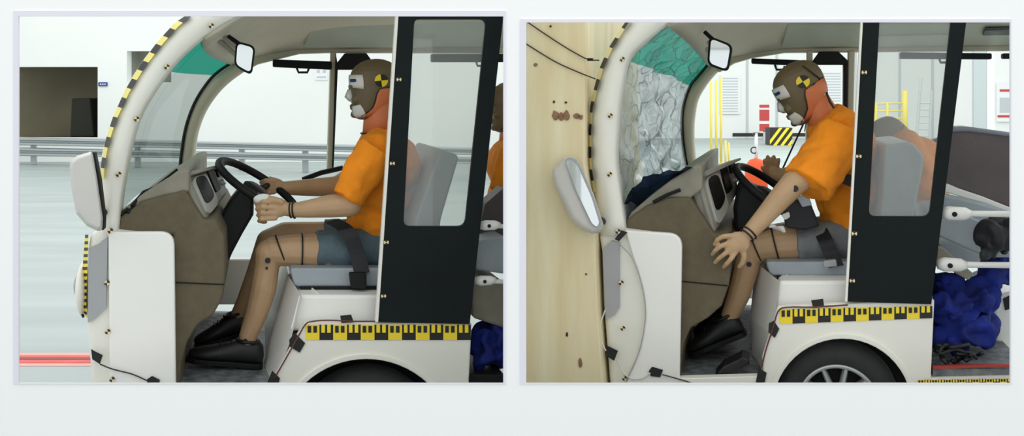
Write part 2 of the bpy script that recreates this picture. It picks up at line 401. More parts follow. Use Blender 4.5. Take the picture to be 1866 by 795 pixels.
# right hall: far wall, baseboard
YR = 32.0
struct('wall_back_right', wbox(1.6, 18, YR, YR+0.2, 0, 6), 'hall_wall')
struct('baseboard_back', wbox(wpt(1335, 250, YR).x, wpt(1500, 250, YR).x, YR-0.03, YR-0.001, 0.06, 0.16), 'hazard_black')
def sheet(name, label, cat, x0, y0, x1, y1, Y, lines, m='poster', lm='poster_line', group=None):
    t = thing(name, label, cat, None, wpt((x0+x1)/2, y1, Y), group)
    obj('board', wprism([(x0, y0), (x1, y0), (x1, y1), (x0, y1)], Y, Y+0.02), m, t)
    for (a, b, c_, d_) in lines: obj('printed_line', wprism([(a, b), (c_, b), (c_, d_), (a, d_)], Y-0.006, Y), lm, t)
    return t
sheet('wall_chart', 'tall white printed chart on the far wall next to the yellow posts', 'chart', 1313, 137, 1349, 208, YR-0.05, [(1316, 142+5*k, 1345, 144+5*k) for k in range(13)])
sheet('wall_chart', 'white printed chart on the far wall seen through the rear door window', 'chart', 1494, 128, 1536, 192, YR-0.05, [(1498, 133+5*k, 1532, 135+5*k) for k in range(11)])
for k, x in enumerate((1362, 1416, 1478, 1560, 1640, 1700, 1775)):
    p = wpt(x, 200, YR-0.03); struct('trim_%d' % (3+k), wbox(p.x-0.035, p.x+0.035, YR-0.02, YR-0.001, 0.0, 5.5), 'poster_line')
t = sheet('notice_stand', 'narrow red and white notice board standing before the far wall', 'notice', 1384, 191, 1402, 240, 30.5, [], 'poster')
for (a, b) in ((191, 196), (200, 220), (226, 239)): obj('red_panel', wprism([(1384, a), (1402, a), (1402, b), (1384, b)], 30.48, 30.499), 'poster_red', t)
obj('leg', wbox(wpt(1393, 240, 30.5).x-0.03, wpt(1393, 240, 30.5).x+0.03, 30.5, 30.55, 0, 0.3), 'ladder_grey', t)
# hazard block on the floor
Yh = gpt(0, 265).y
t = thing('hazard_block', 'low block with black and yellow diagonal stripes on the hall floor', 'barrier', None, wpt(1423, 265, Yh))
obj('block', wprism([(1403, 233), (1444, 233), (1444, 265), (1403, 265)], Yh, Yh+0.5), 'hazard_black', t)
for k in range(4):
    x = 1396+k*13; q = []
    for (a, b) in ((x, 265), (x+6, 265), (x+30, 233), (x+24, 233)): q.append((a, b))
    cl = []
    # clip the stripe to the block
    def clip(poly, f):
        o = []
        for i in range(len(poly)):
            a, b = poly[i-1], poly[i]; fa, fb = f(a), f(b)
            if (fa >= 0) != (fb >= 0): s = fa/(fa-fb); o.append((a[0]+(b[0]-a[0])*s, a[1]+(b[1]-a[1])*s))
            if fb >= 0: o.append(b)
        return o
    q = clip(clip(q, lambda p: p[0]-1403), lambda p: 1444-p[0])
    if len(q) > 2: obj('stripe', wprism(q, Yh-0.01, Yh), 'hazard_yellow', t)
# yellow posts
for k, (x, y0, y1, w) in enumerate(((1296, 150, 303, 4.5), (1305, 146, 301, 4.5), (1314, 142, 299, 4.5), (1322, 256, 300, 3.5), (1328, 260, 298, 3.0))):
    Yp = gpt(0, y1).y; p = gpt(x, y1); zt = wpt(x, y0, Yp).z; hw = w/2/F*Yp
    t = thing('guard_post', ('tall yellow guard post standing next to the windshield post of the crashed cart', 'tall yellow guard post standing between two like posts', 'tall yellow guard post standing right beside the white wall chart', 'short yellow bollard right beside the tall yellow posts', 'shortest slim yellow bollard, farther out from the tall yellow posts')[k], 'post' if k < 3 else 'bollard', None, p, 'tall yellow posts' if k < 3 else 'short yellow bollards')
    obj('shaft', tube([p, (p.x, p.y, zt)], hw, 12), 'post_yellow', t, smooth=True)
    obj('base_plate', wbox(p.x-hw*1.6, p.x+hw*1.6, p.y-hw*1.6, p.y+hw*1.6, 0, 0.02), 'post_yellow', t)
# yellow railing
Yy = 26.0
t = thing('yellow_railing', 'yellow tube safety railing seen through the crashed cart door window', 'railing', None, (wpt(1625, 240, Yy).x, Yy, 0))
for x, w, top in ((1649, 5, 165), (1617, 2.5, 187), (1596, 2.5, 187)):
    p = wpt(x, 200, Yy); obj('post', tube([(p.x, Yy, 0), (p.x, Yy, wpt(x, top, Yy).z)], w/F*Yy, 10), 'hazard_yellow', t, smooth=True)
for y in (189, 203, 217, 232): obj('rail', tube([wpt(1588, y, Yy), wpt(1648, y-1, Yy)], 1.6/F*Yy, 8), 'hazard_yellow', t, smooth=True)
# step ladder
Yd = 24.0
t = thing('ladder', 'grey aluminium ladder leaning in the hall behind the yellow railing', 'ladder', None, (wpt(1680, 250, Yd).x, Yd, 0))
obj('side_rail', tube([(wpt(1668, 250, Yd).x, Yd, 0), wpt(1678, 142, Yd)], 0.04, 8), 'ladder_grey', t)
obj('side_rail', tube([(wpt(1692, 250, Yd).x, Yd, 0), wpt(1698, 165, Yd)], 0.03, 8), 'ladder_grey', t)
for k in range(7):
    y = 188+k*12; obj('rung', tube([wpt(1674-k*1.0, y, Yd), wpt(1697-k*0.6, y, Yd)], 0.018, 6), 'ladder_grey', t)
# nearer white side panel and column at the right
struct('wall_panel', wprism([(1812, -60), (1900, -60), (1900, 420), (1812, 420)], 13.0, 13.2), 'hall_wall')
struct('trim_column', wprism([(1797, -60), (1811, -60), (1811, 345), (1797, 345)], 15.0, 15.4), 'pipe_grey')
t = sheet('safety_poster', 'white safety poster with red headings on the near hall panel', 'poster', 1817, 150, 1842, 222, 12.97, [], 'poster')
obj('picture', wprism([(1822, 178), (1842, 178), (1842, 205), (1822, 205)], 12.965, 12.97), 'poster_line', t)
for (a, b, c_, d_) in ((1822, 163, 1842, 167), (1815, 210, 1842, 214)): obj('heading', wprism([(max(a, 1818), b), (c_, b), (c_, d_), (max(a, 1818), d_)], 12.965, 12.97), 'poster_red', t)
# post with orange base out in the hall
Yo = 11.0
pb = wpt(1378, 314, Yo)
t = thing('queue_post', 'white post with orange domed base standing behind the steering wheel', 'post', None, (pb.x, Yo, 0))
obj('base', lathe((pb.x, Yo, 0), (0, 0, 1), [(0, 0.02), (0, 0.125), (pb.z, 0.118), (pb.z+0.08, 0.105), (pb.z+0.13, 0.07), (pb.z+0.15, 0.01)], 24), 'orange_cone', t, smooth=True)
obj('shaft', tube([(pb.x, Yo, pb.z+0.14), wpt(1378, 243, Yo)], 0.018, 10), 'card_white', t, smooth=True)
obj('hook', torus(wpt(1374, 274, Yo-0.03), (1, 0, 0), (0, 0, 1), 0.032, 0.007, 16, 6, 0.8, 5.4), 'steel_dark', t)
obj('top_cross', tube([wpt(1372, 244, Yo), wpt(1385, 244, Yo)], 0.014, 8), 'steel_dark', t)

# crash barrier of plywood against which the right cart has run
fr = BR.pts([(957, -90), (1066, -90), (1066, 300), (1084, 430), (1089, 560), (1100, 720), (1100, 860), (957, 860)], -0.05)
for p in fr[-2:]: p.z = 0.0
A, B_ = fr[0], fr[-2]
bk = [Vector((p.x+(0.2 if i in (0, 7) else 0.0), 1.45, p.z)) for i, p in enumerate(fr)]
for i in (0, 7): bk[i].x = min(bk[i].x, fr[1].x-0.02)
def barrier(): return loft([fr, bk])
t = thing('crash_barrier', 'plywood-faced crash barrier wall the damaged cart has run into', 'barrier', BR, ((A.x+B_.x)/2, 0.3, 0))
obj('plywood_block', barrier(), 'plywood', t, bevel=0.006)
def smear(x, y, rx, ry, m='stain_brown', n=12):
    c = [(x+rx*math.cos(2*math.pi*k/n)*(0.75+0.45*random.random()), y+ry*math.sin(2*math.pi*k/n)*(0.75+0.45*random.random())) for k in range(n)]
    return prism(BR, c, -0.0535, -0.0495)
for (x, y, rx, ry) in ((1012, 211, 7, 9), (1022, 213, 6, 8), (1032, 211, 6, 9), (1050, 212, 7, 5), (1058, 214, 4, 5)): obj('stain', smear(x, y, rx, ry), 'stain_brown', t)
for (x, y, rx, ry) in ((1009, 186, 2.2, 3), (1031, 187, 2.6, 2), (1057, 662, 4, 8), (1033, 610, 2, 4), (1068, 500, 1.6, 2), (976, 118, 4, 3), (1003, 48, 2, 2)): obj('knot', smear(x, y, rx, ry), 'steel_dark' if rx < 3 else 'stain_brown', t)
# ================================================================ THE TWO CARTS
def Vp(l): return [Vector(p) for p in l]
def arch_band(bay, o, r, n, d0, depth, N=28):            # windshield post: rounded front edge o, ridge r, inner edge n
    o, r, n = spline(Vp(o), N), spline(Vp(r), N), spline(Vp(n), N); rings = []
    for a, b, c in zip(o, r, n):
        m1 = a.lerp(b, 0.4)
        rings.append([bay.pt(a.x, a.y, d0+0.05), bay.pt(m1.x, m1.y, d0+0.014), bay.pt(b.x, b.y, d0), bay.pt(c.x-3, c.y-1, d0+0.008), bay.pt(c.x, c.y, d0+0.022),
                      bay.pt(c.x, c.y, d0)+Vector((0, depth, 0)), bay.pt(a.x, a.y, d0+0.05)+Vector((0.004, depth-0.05, 0))])
    return loft(rings)
def tape_band(bay, A, B, dA, dB, n, first=1, ratio=0.5):   # printed tape with alternating blocks
    V, Fc, fm = [], [], []
    A, B = resample(Vp(A), 4*n+1), resample(Vp(B), 4*n+1)
    for a, b in zip(A, B): V += [bay.pt(a.x, a.y, dA), bay.pt(b.x, b.y, dB)]
    for i in range(4*n):
        Fc.append([2*i, 2*i+1, 2*i+3, 2*i+2]); fm.append(1 if (i % 4) < 4*ratio else 0)
    return (V, Fc), fm
def ruler_tape(bay, x0, y0, x1, y1, h, d, n, h1=None):          # yellow and black block tape with teeth along its upper half
    h1 = h1 or h
    V, Fc, fm = [], [], []
    def q(u0, u1, v0, v1, m, dd):
        k = len(V)
        for u, v in ((u0, v0), (u1, v0), (u1, v1), (u0, v1)): V.append(bay.pt(x0+(x1-x0)*u, y0+(y1-y0)*u+(h+(h1-h)*u)*v, dd))
        Fc.append([k, k+1, k+2, k+3]); fm.append(m)
    for i in range(n):
        a, w = i/n, 1/n; base = i % 2
        q(a, a+w, 0, 1, base, d)
        for s in (0.14, 0.56): q(a+w*s, a+w*(s+0.26), 0.08 if not base else 0.0, 0.52, 1-base, d-0.002)
    return (V, Fc), fm
def marker(bay, p, root, r=0.0085, d=-0.004, ang=0.0, name='target_marker', colors=('tape_black', 'marker_cream'), n=20):
    c = bay.pt(p[0], p[1], d)
    V = [c]; Fc, fm = [], []
    for k in range(n): a = 2*math.pi*k/n+ang; V.append(c+Vector((math.cos(a)*r, 0, math.sin(a)*r)))
    for k in range(n): V.append(V[k+1]+Vector((0, 0.003, 0)))
    for k in range(n):
        Fc.append([0, 1+k, 1+(k+1) % n]); fm.append((k*4//n) % 2); Fc.append([1+k, 1+n+k, 1+n+(k+1) % n, 1+(k+1) % n]); fm.append(0)
    return obj(name, (V, Fc), None, root, mats=list(colors), fm=fm)
def patch(bay, root, poly, d=-0.004, name='tape_patch', m='tape_patch'): return obj(name, prism(bay, poly, d, d+0.004), m, root)
def wire(bay, root, pl, d=-0.006, r=0.0025, m='wire_dark', name='cable', n=24): return obj(name, tube([bay.pt(p.x, p.y, p.z) for p in spline([Vector((q[0], q[1], q[2] if len(q) > 2 else d)) for q in pl], n)], r, 6), m, root, smooth=True)

def wheel_geo(bay, root, c, Rt, Rr, d):
    ax = Vector((0, 1, 0)); w = 0.15
    t = obj('wheel', lathe(c, ax, [(0.012, Rr*0.98), (0.0, Rr*1.06), (0.004, Rt*0.9), (0.02, Rt*0.985), (0.04, Rt), (w-0.04, Rt), (w-0.015, Rt*0.97), (w, Rt*0.85), (w, Rr)], 56), 'tyre', root, smooth=True)
    obj('rim_lip', torus(c+ax*0.012, (1, 0, 0), (0, 0, 1), Rr*0.96, 0.008, 48, 8), 'rim_silver', t, smooth=True)
    obj('rim_dish', lathe(c, ax, [(0.06, 0.001), (0.06, Rr*0.97)], 40), 'rubber_black', t)
    for k in range(10):
        a = 2*math.pi*k/10+0.1; e = Vector((math.cos(a), 0, math.sin(a))); f = Vector((-math.sin(a), 0, math.cos(a)))
        p0, p1 = c+e*Rr*0.2, c+e*Rr*0.97; V = []
        for p, wd, dd in ((p0, 0.010, 0.004), (p1, 0.0085, 0.012)):
            V += [p-f*wd+ax*(dd+0.01), p-f*wd*0.5+ax*dd, p+f*wd*0.5+ax*dd, p+f*wd+ax*(dd+0.01)]
        V += [v+ax*0.03 for v in V]
        obj('spoke', (V, [[0, 1, 5, 4], [1, 2, 6, 5], [2, 3, 7, 6], [0, 4, 12, 8], [3, 11, 15, 7], [8, 12, 13, 9], [9, 13, 14, 10], [10, 14, 15, 11]]), 'rim_silver', t)
    obj('hub_cap', lathe(c, ax, [(0.0, 0.001), (0.0, Rr*0.16), (0.006, Rr*0.22), (0.03, Rr*0.22)], 24), 'rim_silver', t, smooth=True)
    return t

FOLDS = [(4.3, 2.1, .1, .8), (-3.1, 3.7, .4, .7), (7.7, -2.9, .2, .35), (2.2, 7.9, .7, .3), (11.3, 6.1, .5, .15)]
def build_cart(bay, root, D):
    L = D
    P = lambda l, d=0.0: bay.pts(l, d)
    FD = 1.33                                             # depth of the far side
    # windshield posts
    obj('windshield_post', arch_band(bay, L['o'], L['r'], L['n'], 0.0, 0.10), 'white_body', root, smooth=True, bevel=0)
    fb, fe = spline(Vp(L['b']), 28), spline(Vp(L['e']), 28); rings = []
    for a, b in zip(fb, fe):
        m1, m2 = a.lerp(b, 0.35), a.lerp(b, 0.75)
        rings.append([bay.pt(a.x, a.y, FD+0.01), bay.pt(m1.x, m1.y, FD-0.015), bay.pt(m2.x, m2.y, FD-0.01), bay.pt(b.x, b.y, FD+0.02), bay.pt(b.x, b.y, FD+0.02)+Vector((0, 0.07, 0)), bay.pt(a.x, a.y, FD+0.01)+Vector((0, 0.08, 0))])
    fp = obj('windshield_post', loft(rings), 'pillar_liner', root, smooth=True)
    obj('rubber_seal', tube([bay.pt(p.x, p.y, FD-0.004) for p in fb], 0.007, 8), 'rubber_black', fp, smooth=True)
    # windshield: ruled between the two posts
    nn, bb = spline(Vp(L['wn']), 30), spline(Vp(L['wb']), 30)
    def ws(u0, u1, nu, nv, bulge, crumple=0):
        rows = []
        for i in range(nu+1):
            u = (u0+(u1-u0)*i/nu)*29; k = min(int(u), 28); t = u-k
            a, b = nn[k].lerp(nn[k+1], t), bb[k].lerp(bb[k+1], t); A_, B_ = bay.pt(a.x, a.y, 0.05), bay.pt(b.x, b.y, FD-0.01); row = []
            for j in range(nv+1):
                v = j/nv; q = A_.lerp(B_, v); q.x -= bulge*math.sin(math.pi*v)
                if crumple and 0 < j < nv:            # creased laminated glass: sharp folds along crossing lines
                    w = 0
                    for (ka, kb, kc, am) in FOLDS:
                        ph = (u/29*ka+v*kb+kc) % 1.0; w += am*(1-abs(2*ph-1))
                    q.x += (w-1.0)*crumple*min(1, 4*v, 4*(1-v), u/4)
                row.append(q)
            rows.append(row)
        return loft(rows, closed=False)
    cr = L.get('crumple', 0)
    g = obj('windshield', ws(L['tint'], 1, 60, 48, L.get('bulge', 0.05), cr), L['glassm'], root, smooth=True)
    obj('tint_band', ws(0, L['tint'], 20, 48, L.get('bulge', 0.05), cr), L['tealm'], g, smooth=True)
    # roof and its front header
    rn, rf = resample(Vp(L['roof_n']), 30), resample(Vp(L['roof_f']), 30); rows = []
    for a, b in zip(rn, rf):
        A_, B_ = bay.pt(a.x, a.y, 0.03), bay.pt(b.x, b.y, FD-0.005); row = []
        for j in range(11):
            v = j/10; q = A_.lerp(B_, v); k_ = min(1, (a.x-rn[0].x)/110); q.z += 0.09*math.sin(math.pi*v)*k_; q.x -= L.get('bulge', 0.05)*math.sin(math.pi*v)*(1-k_); row.append(q)
        rows.append(row)
    rf_o = obj('roof', loft(rows, closed=False), 'roof_liner', root, smooth=True, solid=0.02)
    hb = [bay.pt(p[0], p[1], FD-0.012) for p in L['hdr_top']]; ht = [bay.pt(p[0], p[1], FD-0.012) for p in L['hdr_bot']]
    obj('side_header', loft([[a, b, b+Vector((0, 0.07, 0)), a+Vector((0, 0.07, 0))] for a, b in zip(hb, ht)]), 'pillar_liner', rf_o, bevel=0.006)
    # ceiling panel under the roof, a real slab following it
    x0, x1, y0, y1 = L['panel']
    obj('ceiling_panel', loft([[bay.pt(*p)+Vector((0, 0, z)) for p in L['panel_pts']] for z in (0, 0.012)]), 'roof_panel', rf_o, bevel=0.003)
    for q in L['roof_bits']: obj(q[0], loft([[bay.pt(*p)+Vector((0, 0, z)) for p in q[1]] for z in (0, 0.012)]), q[2], rf_o, bevel=0.002)
    # tape along the windshield post
    tB = [Vector(a).lerp(Vector(b), L.get('tapeW', 0.72)) for a, b in zip(L['tapeA'], L['tapeB'])]
    (g1, f1) = tape_band(bay, L['tapeA'], tB, 0.026, -0.004, L['tapeN'], ratio=L.get('tapeR', 0.42))
    obj('marking_tape', g1, None, root, mats=[L.get('tapem', 'tape_pale'), 'tape_black'], fm=f1, label='pale yellow and black marking tape on the windshield post')
    # inner mirror
    mi = L['mirror']
    fr = obj('inside_mirror', prism(bay, rounded(mi, 12), 0.40, 0.44), 'rubber_black', root, bevel=0.008, seg=3)
    cxm, cym = sum(p[0] for p in mi)/4, sum(p[1] for p in mi)/4
    inn = [(cxm+(p[0]-cxm)*0.80, cym+(p[1]-cym)*0.84) for p in mi]
    obj('mirror_glass', prism(bay, rounded(inn, 9), 0.396, 0.402), 'mirror_glass', fr)
    obj('mirror_arm', tube([bay.pt(cxm-4, cym-20, 0.45), bay.pt(L['arm'][0], L['arm'][1], 0.47)], 0.008, 8), 'rubber_black', fr)
    # outside mirror
    om = obj('outside_mirror', loft([[bay.pt(p[0], p[1], d) for p in pl] for pl, d in L['omirror']]), L['omm'], root, bevel=0.012, seg=3)
    if 'omglass' in L:
        obj('mirror_rim', prism(bay, rounded(L['omrim'], 8), L['omd']-0.006, L['omd']), 'grey_film', om)
        obj('mirror_face', prism(bay, rounded(L['omglass'], 8), L['omd']-0.010, L['omd']-0.004), 'mirror_glass', om)
    else: obj('mirror_rim', prism(bay, L['omrim'], L['omd'], L['omd']+0.05), 'rubber_black', om, bevel=0.004)
    obj('mirror_bracket', tube(P([(*L['ombr'][0], -0.06), (*L['ombr'][1], 0.03)]), 0.012, 8), 'plastic_black', om)
    # front lower body
    obj('front_body', loft([[p for p in P(L['nose'], 0.02)], [p+Vector((0, 0.5, 0)) for p in P(L['nose'], 0.02)], [p+Vector((0.02, 1.25, 0)) for p in P(L['nose'], 0.02)]]), 'white_body', root, bevel=0.02, seg=4)
    obj('side_panel', prism(bay, rounded(L['spanel'], L['spr'], 8), 0.0, 0.03), 'white_panel', root, bevel=0.006, seg=3)
    obj('side_film', prism(bay, L['film'], 0.006, 0.02), L['filmm'], root)
    # dashboard
    dz = prism(bay, L['dash'], 0.055, 1.27)
    da = obj('dashboard', dz, L['dashm'], root, bevel=0.018, seg=3)
    obj('dash_seam', tube(P(L['seam'], 0.053), 0.0022, 6), 'rubber_black', da)
    obj('cowl', prism(bay, L['cowl'], 0.07, 1.25), 'cowl_grey', da, bevel=0.01)
    for w in L['wipers']: obj('wiper', tube([bay.pt(*p) for p in w], 0.006, 8), 'rubber_black', root)
    # instrument pod turned to the driver
    a, b, c, d = [bay.pt(*p) for p in L['pod']]            # upper near, lower near, lower far, upper far
    nrm = (b-a).cross(d-a).normalized()
    if nrm.y > 0: nrm = -nrm
    def qm(u, v, h=0.0): return a.lerp(d, u).lerp(b.lerp(c, u), v)+nrm*h
    def slab(uv, h0, h1): return loft([[qm(u, v, h0) for u, v in uv], [qm(u, v, h1) for u, v in uv]])
    back = [bay.pt(*p) for p in L['podback']]
    pod = obj('instrument_pod', loft([[a, b, c, d], back]), 'pod_grey', root, bevel=0.012, seg=3)
    obj('gauge_bezel', slab(rounded([(0.06, 0.06), (0.48, 0.06), (0.52, 0.94), (0.08, 0.94)], 0.14), -0.005, 0.008), 'pod_light', pod, bevel=0.003)
    obj('gauge', slab(rounded([(0.11, 0.08), (0.40, 0.08), (0.46, 0.70), (0.12, 0.74)], 0.16, 8), 0.006, 0.0105), 'gauge_black', pod)
    obj('screen', slab(rounded([(0.55, 0.02), (0.72, 0.02), (0.76, 0.66), (0.58, 0.66)], 0.03), -0.003, 0.006), 'gauge_black', pod)
    obj('vent', slab(rounded([(0.80, 0.04), (0.97, 0.04), (0.97, 0.30), (0.80, 0.30)], 0.05), -0.003, 0.008), 'gauge_black', pod)
    obj('switch', lathe(qm(0.88, 0.52), nrm, [(0, 0.012), (0.014, 0.011), (0.015, 0.001)], 16), 'rim_silver', pod)
    obj('visor', slab(rounded([(0.0, -0.06), (1.0, -0.06), (1.0, 0.02), (0.0, 0.02)], 0.02), -0.02, 0.028), 'pod_grey', pod, bevel=0.006)
    # steering column and wheel
    obj('steering_column', prism(bay, L['column'], 0.36, 0.56), 'plastic_black', root, bevel=0.015)
    cx, cy, dx, dy, R = L['wheel']
    c0 = bay.pt(cx, cy, 0.42); v = bay.pt(cx+dx, cy+dy, 0.42)-c0; v.normalize(); u = Vector((L.get('wux', 0.1), 1, L.get('wuz', 0.12))).normalized()
    u = (u-v*u.dot(v)).normalized(); w = u.cross(v)
    if w.z < 0: w = -w
    stw = obj('steering_wheel', torus(c0, u, v, R, 0.0145, 48, 10), 'rubber_black', root, smooth=True)
    for ang in (0.25, math.pi-0.25, math.pi/2):
        e = u*math.cos(ang)+v*math.sin(ang); obj('spoke', tube([c0-w*0.02+e*0.03, c0-w*0.015+e*R*0.6, c0+e*R*0.97], [0.016, 0.012, 0.011], 8), 'plastic_black', stw, smooth=True)
    obj('hub', lathe(c0-w*0.045, w, [(0, 0.03), (0.01, 0.05), (0.035, 0.05), (0.045, 0.035), (0.046, 0.001)], 24), 'plastic_black', stw, smooth=True)
    # cab floor
    obj('cab_floor', prism(bay, L['floor'], 0.03, 1.30), 'cab_floor', root)
    # far front body panel seen through the cab
    obj('far_side_panel', prism(bay, L['farpanel'], 1.27, 1.31), 'white_panel', root, bevel=0.01)
    # seat box, chamfered corner
    sb = obj('seat_box', prism(bay, L['seatbox'], 0.07, 1.25), 'white_panel', root, bevel=0.012, seg=3)
    obj('seat_box_base', prism(bay, L['sbase'], 0.37, 1.24), 'white_panel', sb, bevel=0.006)
    ch = L['chamfer']                                       # near edge and recessed edge
    obj('seat_box_corner', loft([P([p for p in ch[0]]), P([p for p in ch[1]]), [q+Vector((0.03, 0.02, 0)) for q in P(ch[1])], [q+Vector((0.06, 0.03, 0)) for q in P(ch[0])]], closed=False), 'white_panel', root, bevel=0.004)
    # seats
    seat = obj('seat_cushion', prism(bay, rounded(L['cushion'], 9), 0.18, 0.78), 'seat_vinyl', root, bevel=0.02, seg=4)
    obj('seat_rail', prism(bay, L['seatrail'], 0.17, 0.78), 'rubber_black', seat)
    obj('seat_cushion', prism(bay, rounded(L['cushion'], 9), 0.82, 1.26), 'seat_vinyl', root, bevel=0.02, seg=4)
    obj('seat_backrest', prism(bay, rounded(L['seatback'], 10), 0.16, 0.74), 'seat_vinyl', root, bevel=0.025, seg=4)
    # fender with wheel arch
    fg = prism(bay, L['fender'], 0.0, 0.035)
    obj('rear_fender', fg, 'white_body', root, bevel=0.006, seg=3)
    obj('wheel_arch', prism(bay, L['archin'], 0.21, 0.34), 'rubber_black', root)
    x0, y0, x1, y1, h, n = L['ruler'][:6]
    (g2, f2) = ruler_tape(bay, x0, y0, x1, y1, h, -0.003, n, L['ruler'][6])
    obj('ruler_tape', g2, None, root, mats=['tape_yellow', 'tape_black'], fm=f2, label='yellow and black ruler tape along the fender')
    # door board with window
    dp, wp = L['door'], rounded(L['dwin'], L['dwr'], 6)
    def ring_board(d0, d1):
        o4 = P(dp, d0); inn_ = P(wp, d0); n = len(inn_); V = [v for v in o4]+inn_; V += [v+Vector((0, d1-d0, 0)) for v in V]; m = 4+n; Fc = []
        k = n//4
        # corner i of the window spans k points; connect with the board's corner i
        for i in range(4):
            for j in range(k-1): Fc.append([i, 4+i*k+j+1, 4+i*k+j])
            nx = (i+1) % 4; Fc.append([i, nx, 4+nx*k, 4+i*k+k-1])
        Fc += [[q+m for q in f][::-1] for f in Fc]
        for i in range(4): Fc.append([i, (i+1) % 4, m+(i+1) % 4, m+i])
        for i in range(n): Fc.append([4+i, m+4+i, m+4+(i+1) % n, 4+(i+1) % n])
        return V, Fc
    door = obj('door_board', ring_board(-0.012, 0.012), L['doorm'], root)
    obj('door_window', prism(bay, wp, -0.002, 0.002), 'door_glass', door)
    e0, e1 = dp[0], dp[3]; w_ = L['dedge']
    obj('door_edge_strip', prism(bay, [(e0[0]-w_, e0[1]), (e0[0]+0.5, e0[1]), (e1[0]+0.5, e1[1]), (e1[0]-w_, e1[1])], -0.012, 0.014), 'white_body', door)
    # far side: post, black window frame, roller bar
    obj('far_post', prism(bay, L['fpost'], FD-0.02, FD+0.05), 'pillar_liner', root, bevel=0.006)
    for q in L['fframe']: obj('far_window_frame', prism(bay, q, FD-0.03, FD+0.03), 'rubber_black', root, bevel=0.004)
    for q in L['bars']:
        rb = obj('roller_bar', prism(bay, q[0], FD-0.07, FD-0.02), 'black_board', root, bevel=0.006)
        if q[1]: obj('pull_handle', tube(P(q[1], FD-0.05), 0.0055, 6), 'rubber_black', rb)
    for m in L['markers']: marker(bay, m, root, d=m[2] if len(m) > 2 else -0.006, ang=m[3] if len(m) > 3 else 0)
    for q in L['patches']: patch(bay, root, q, L.get('patchd', -0.006))
    for w in L['wires']: wire(bay, root, w[0], m=w[1], r=w[2])
def arc(cx, cy, r, a0, a1, n=24): return [(cx+r*math.cos(math.radians(a0+(a1-a0)*k/n)), cy-r*math.sin(math.radians(a0+(a1-a0)*k/n))) for k in range(n+1)]
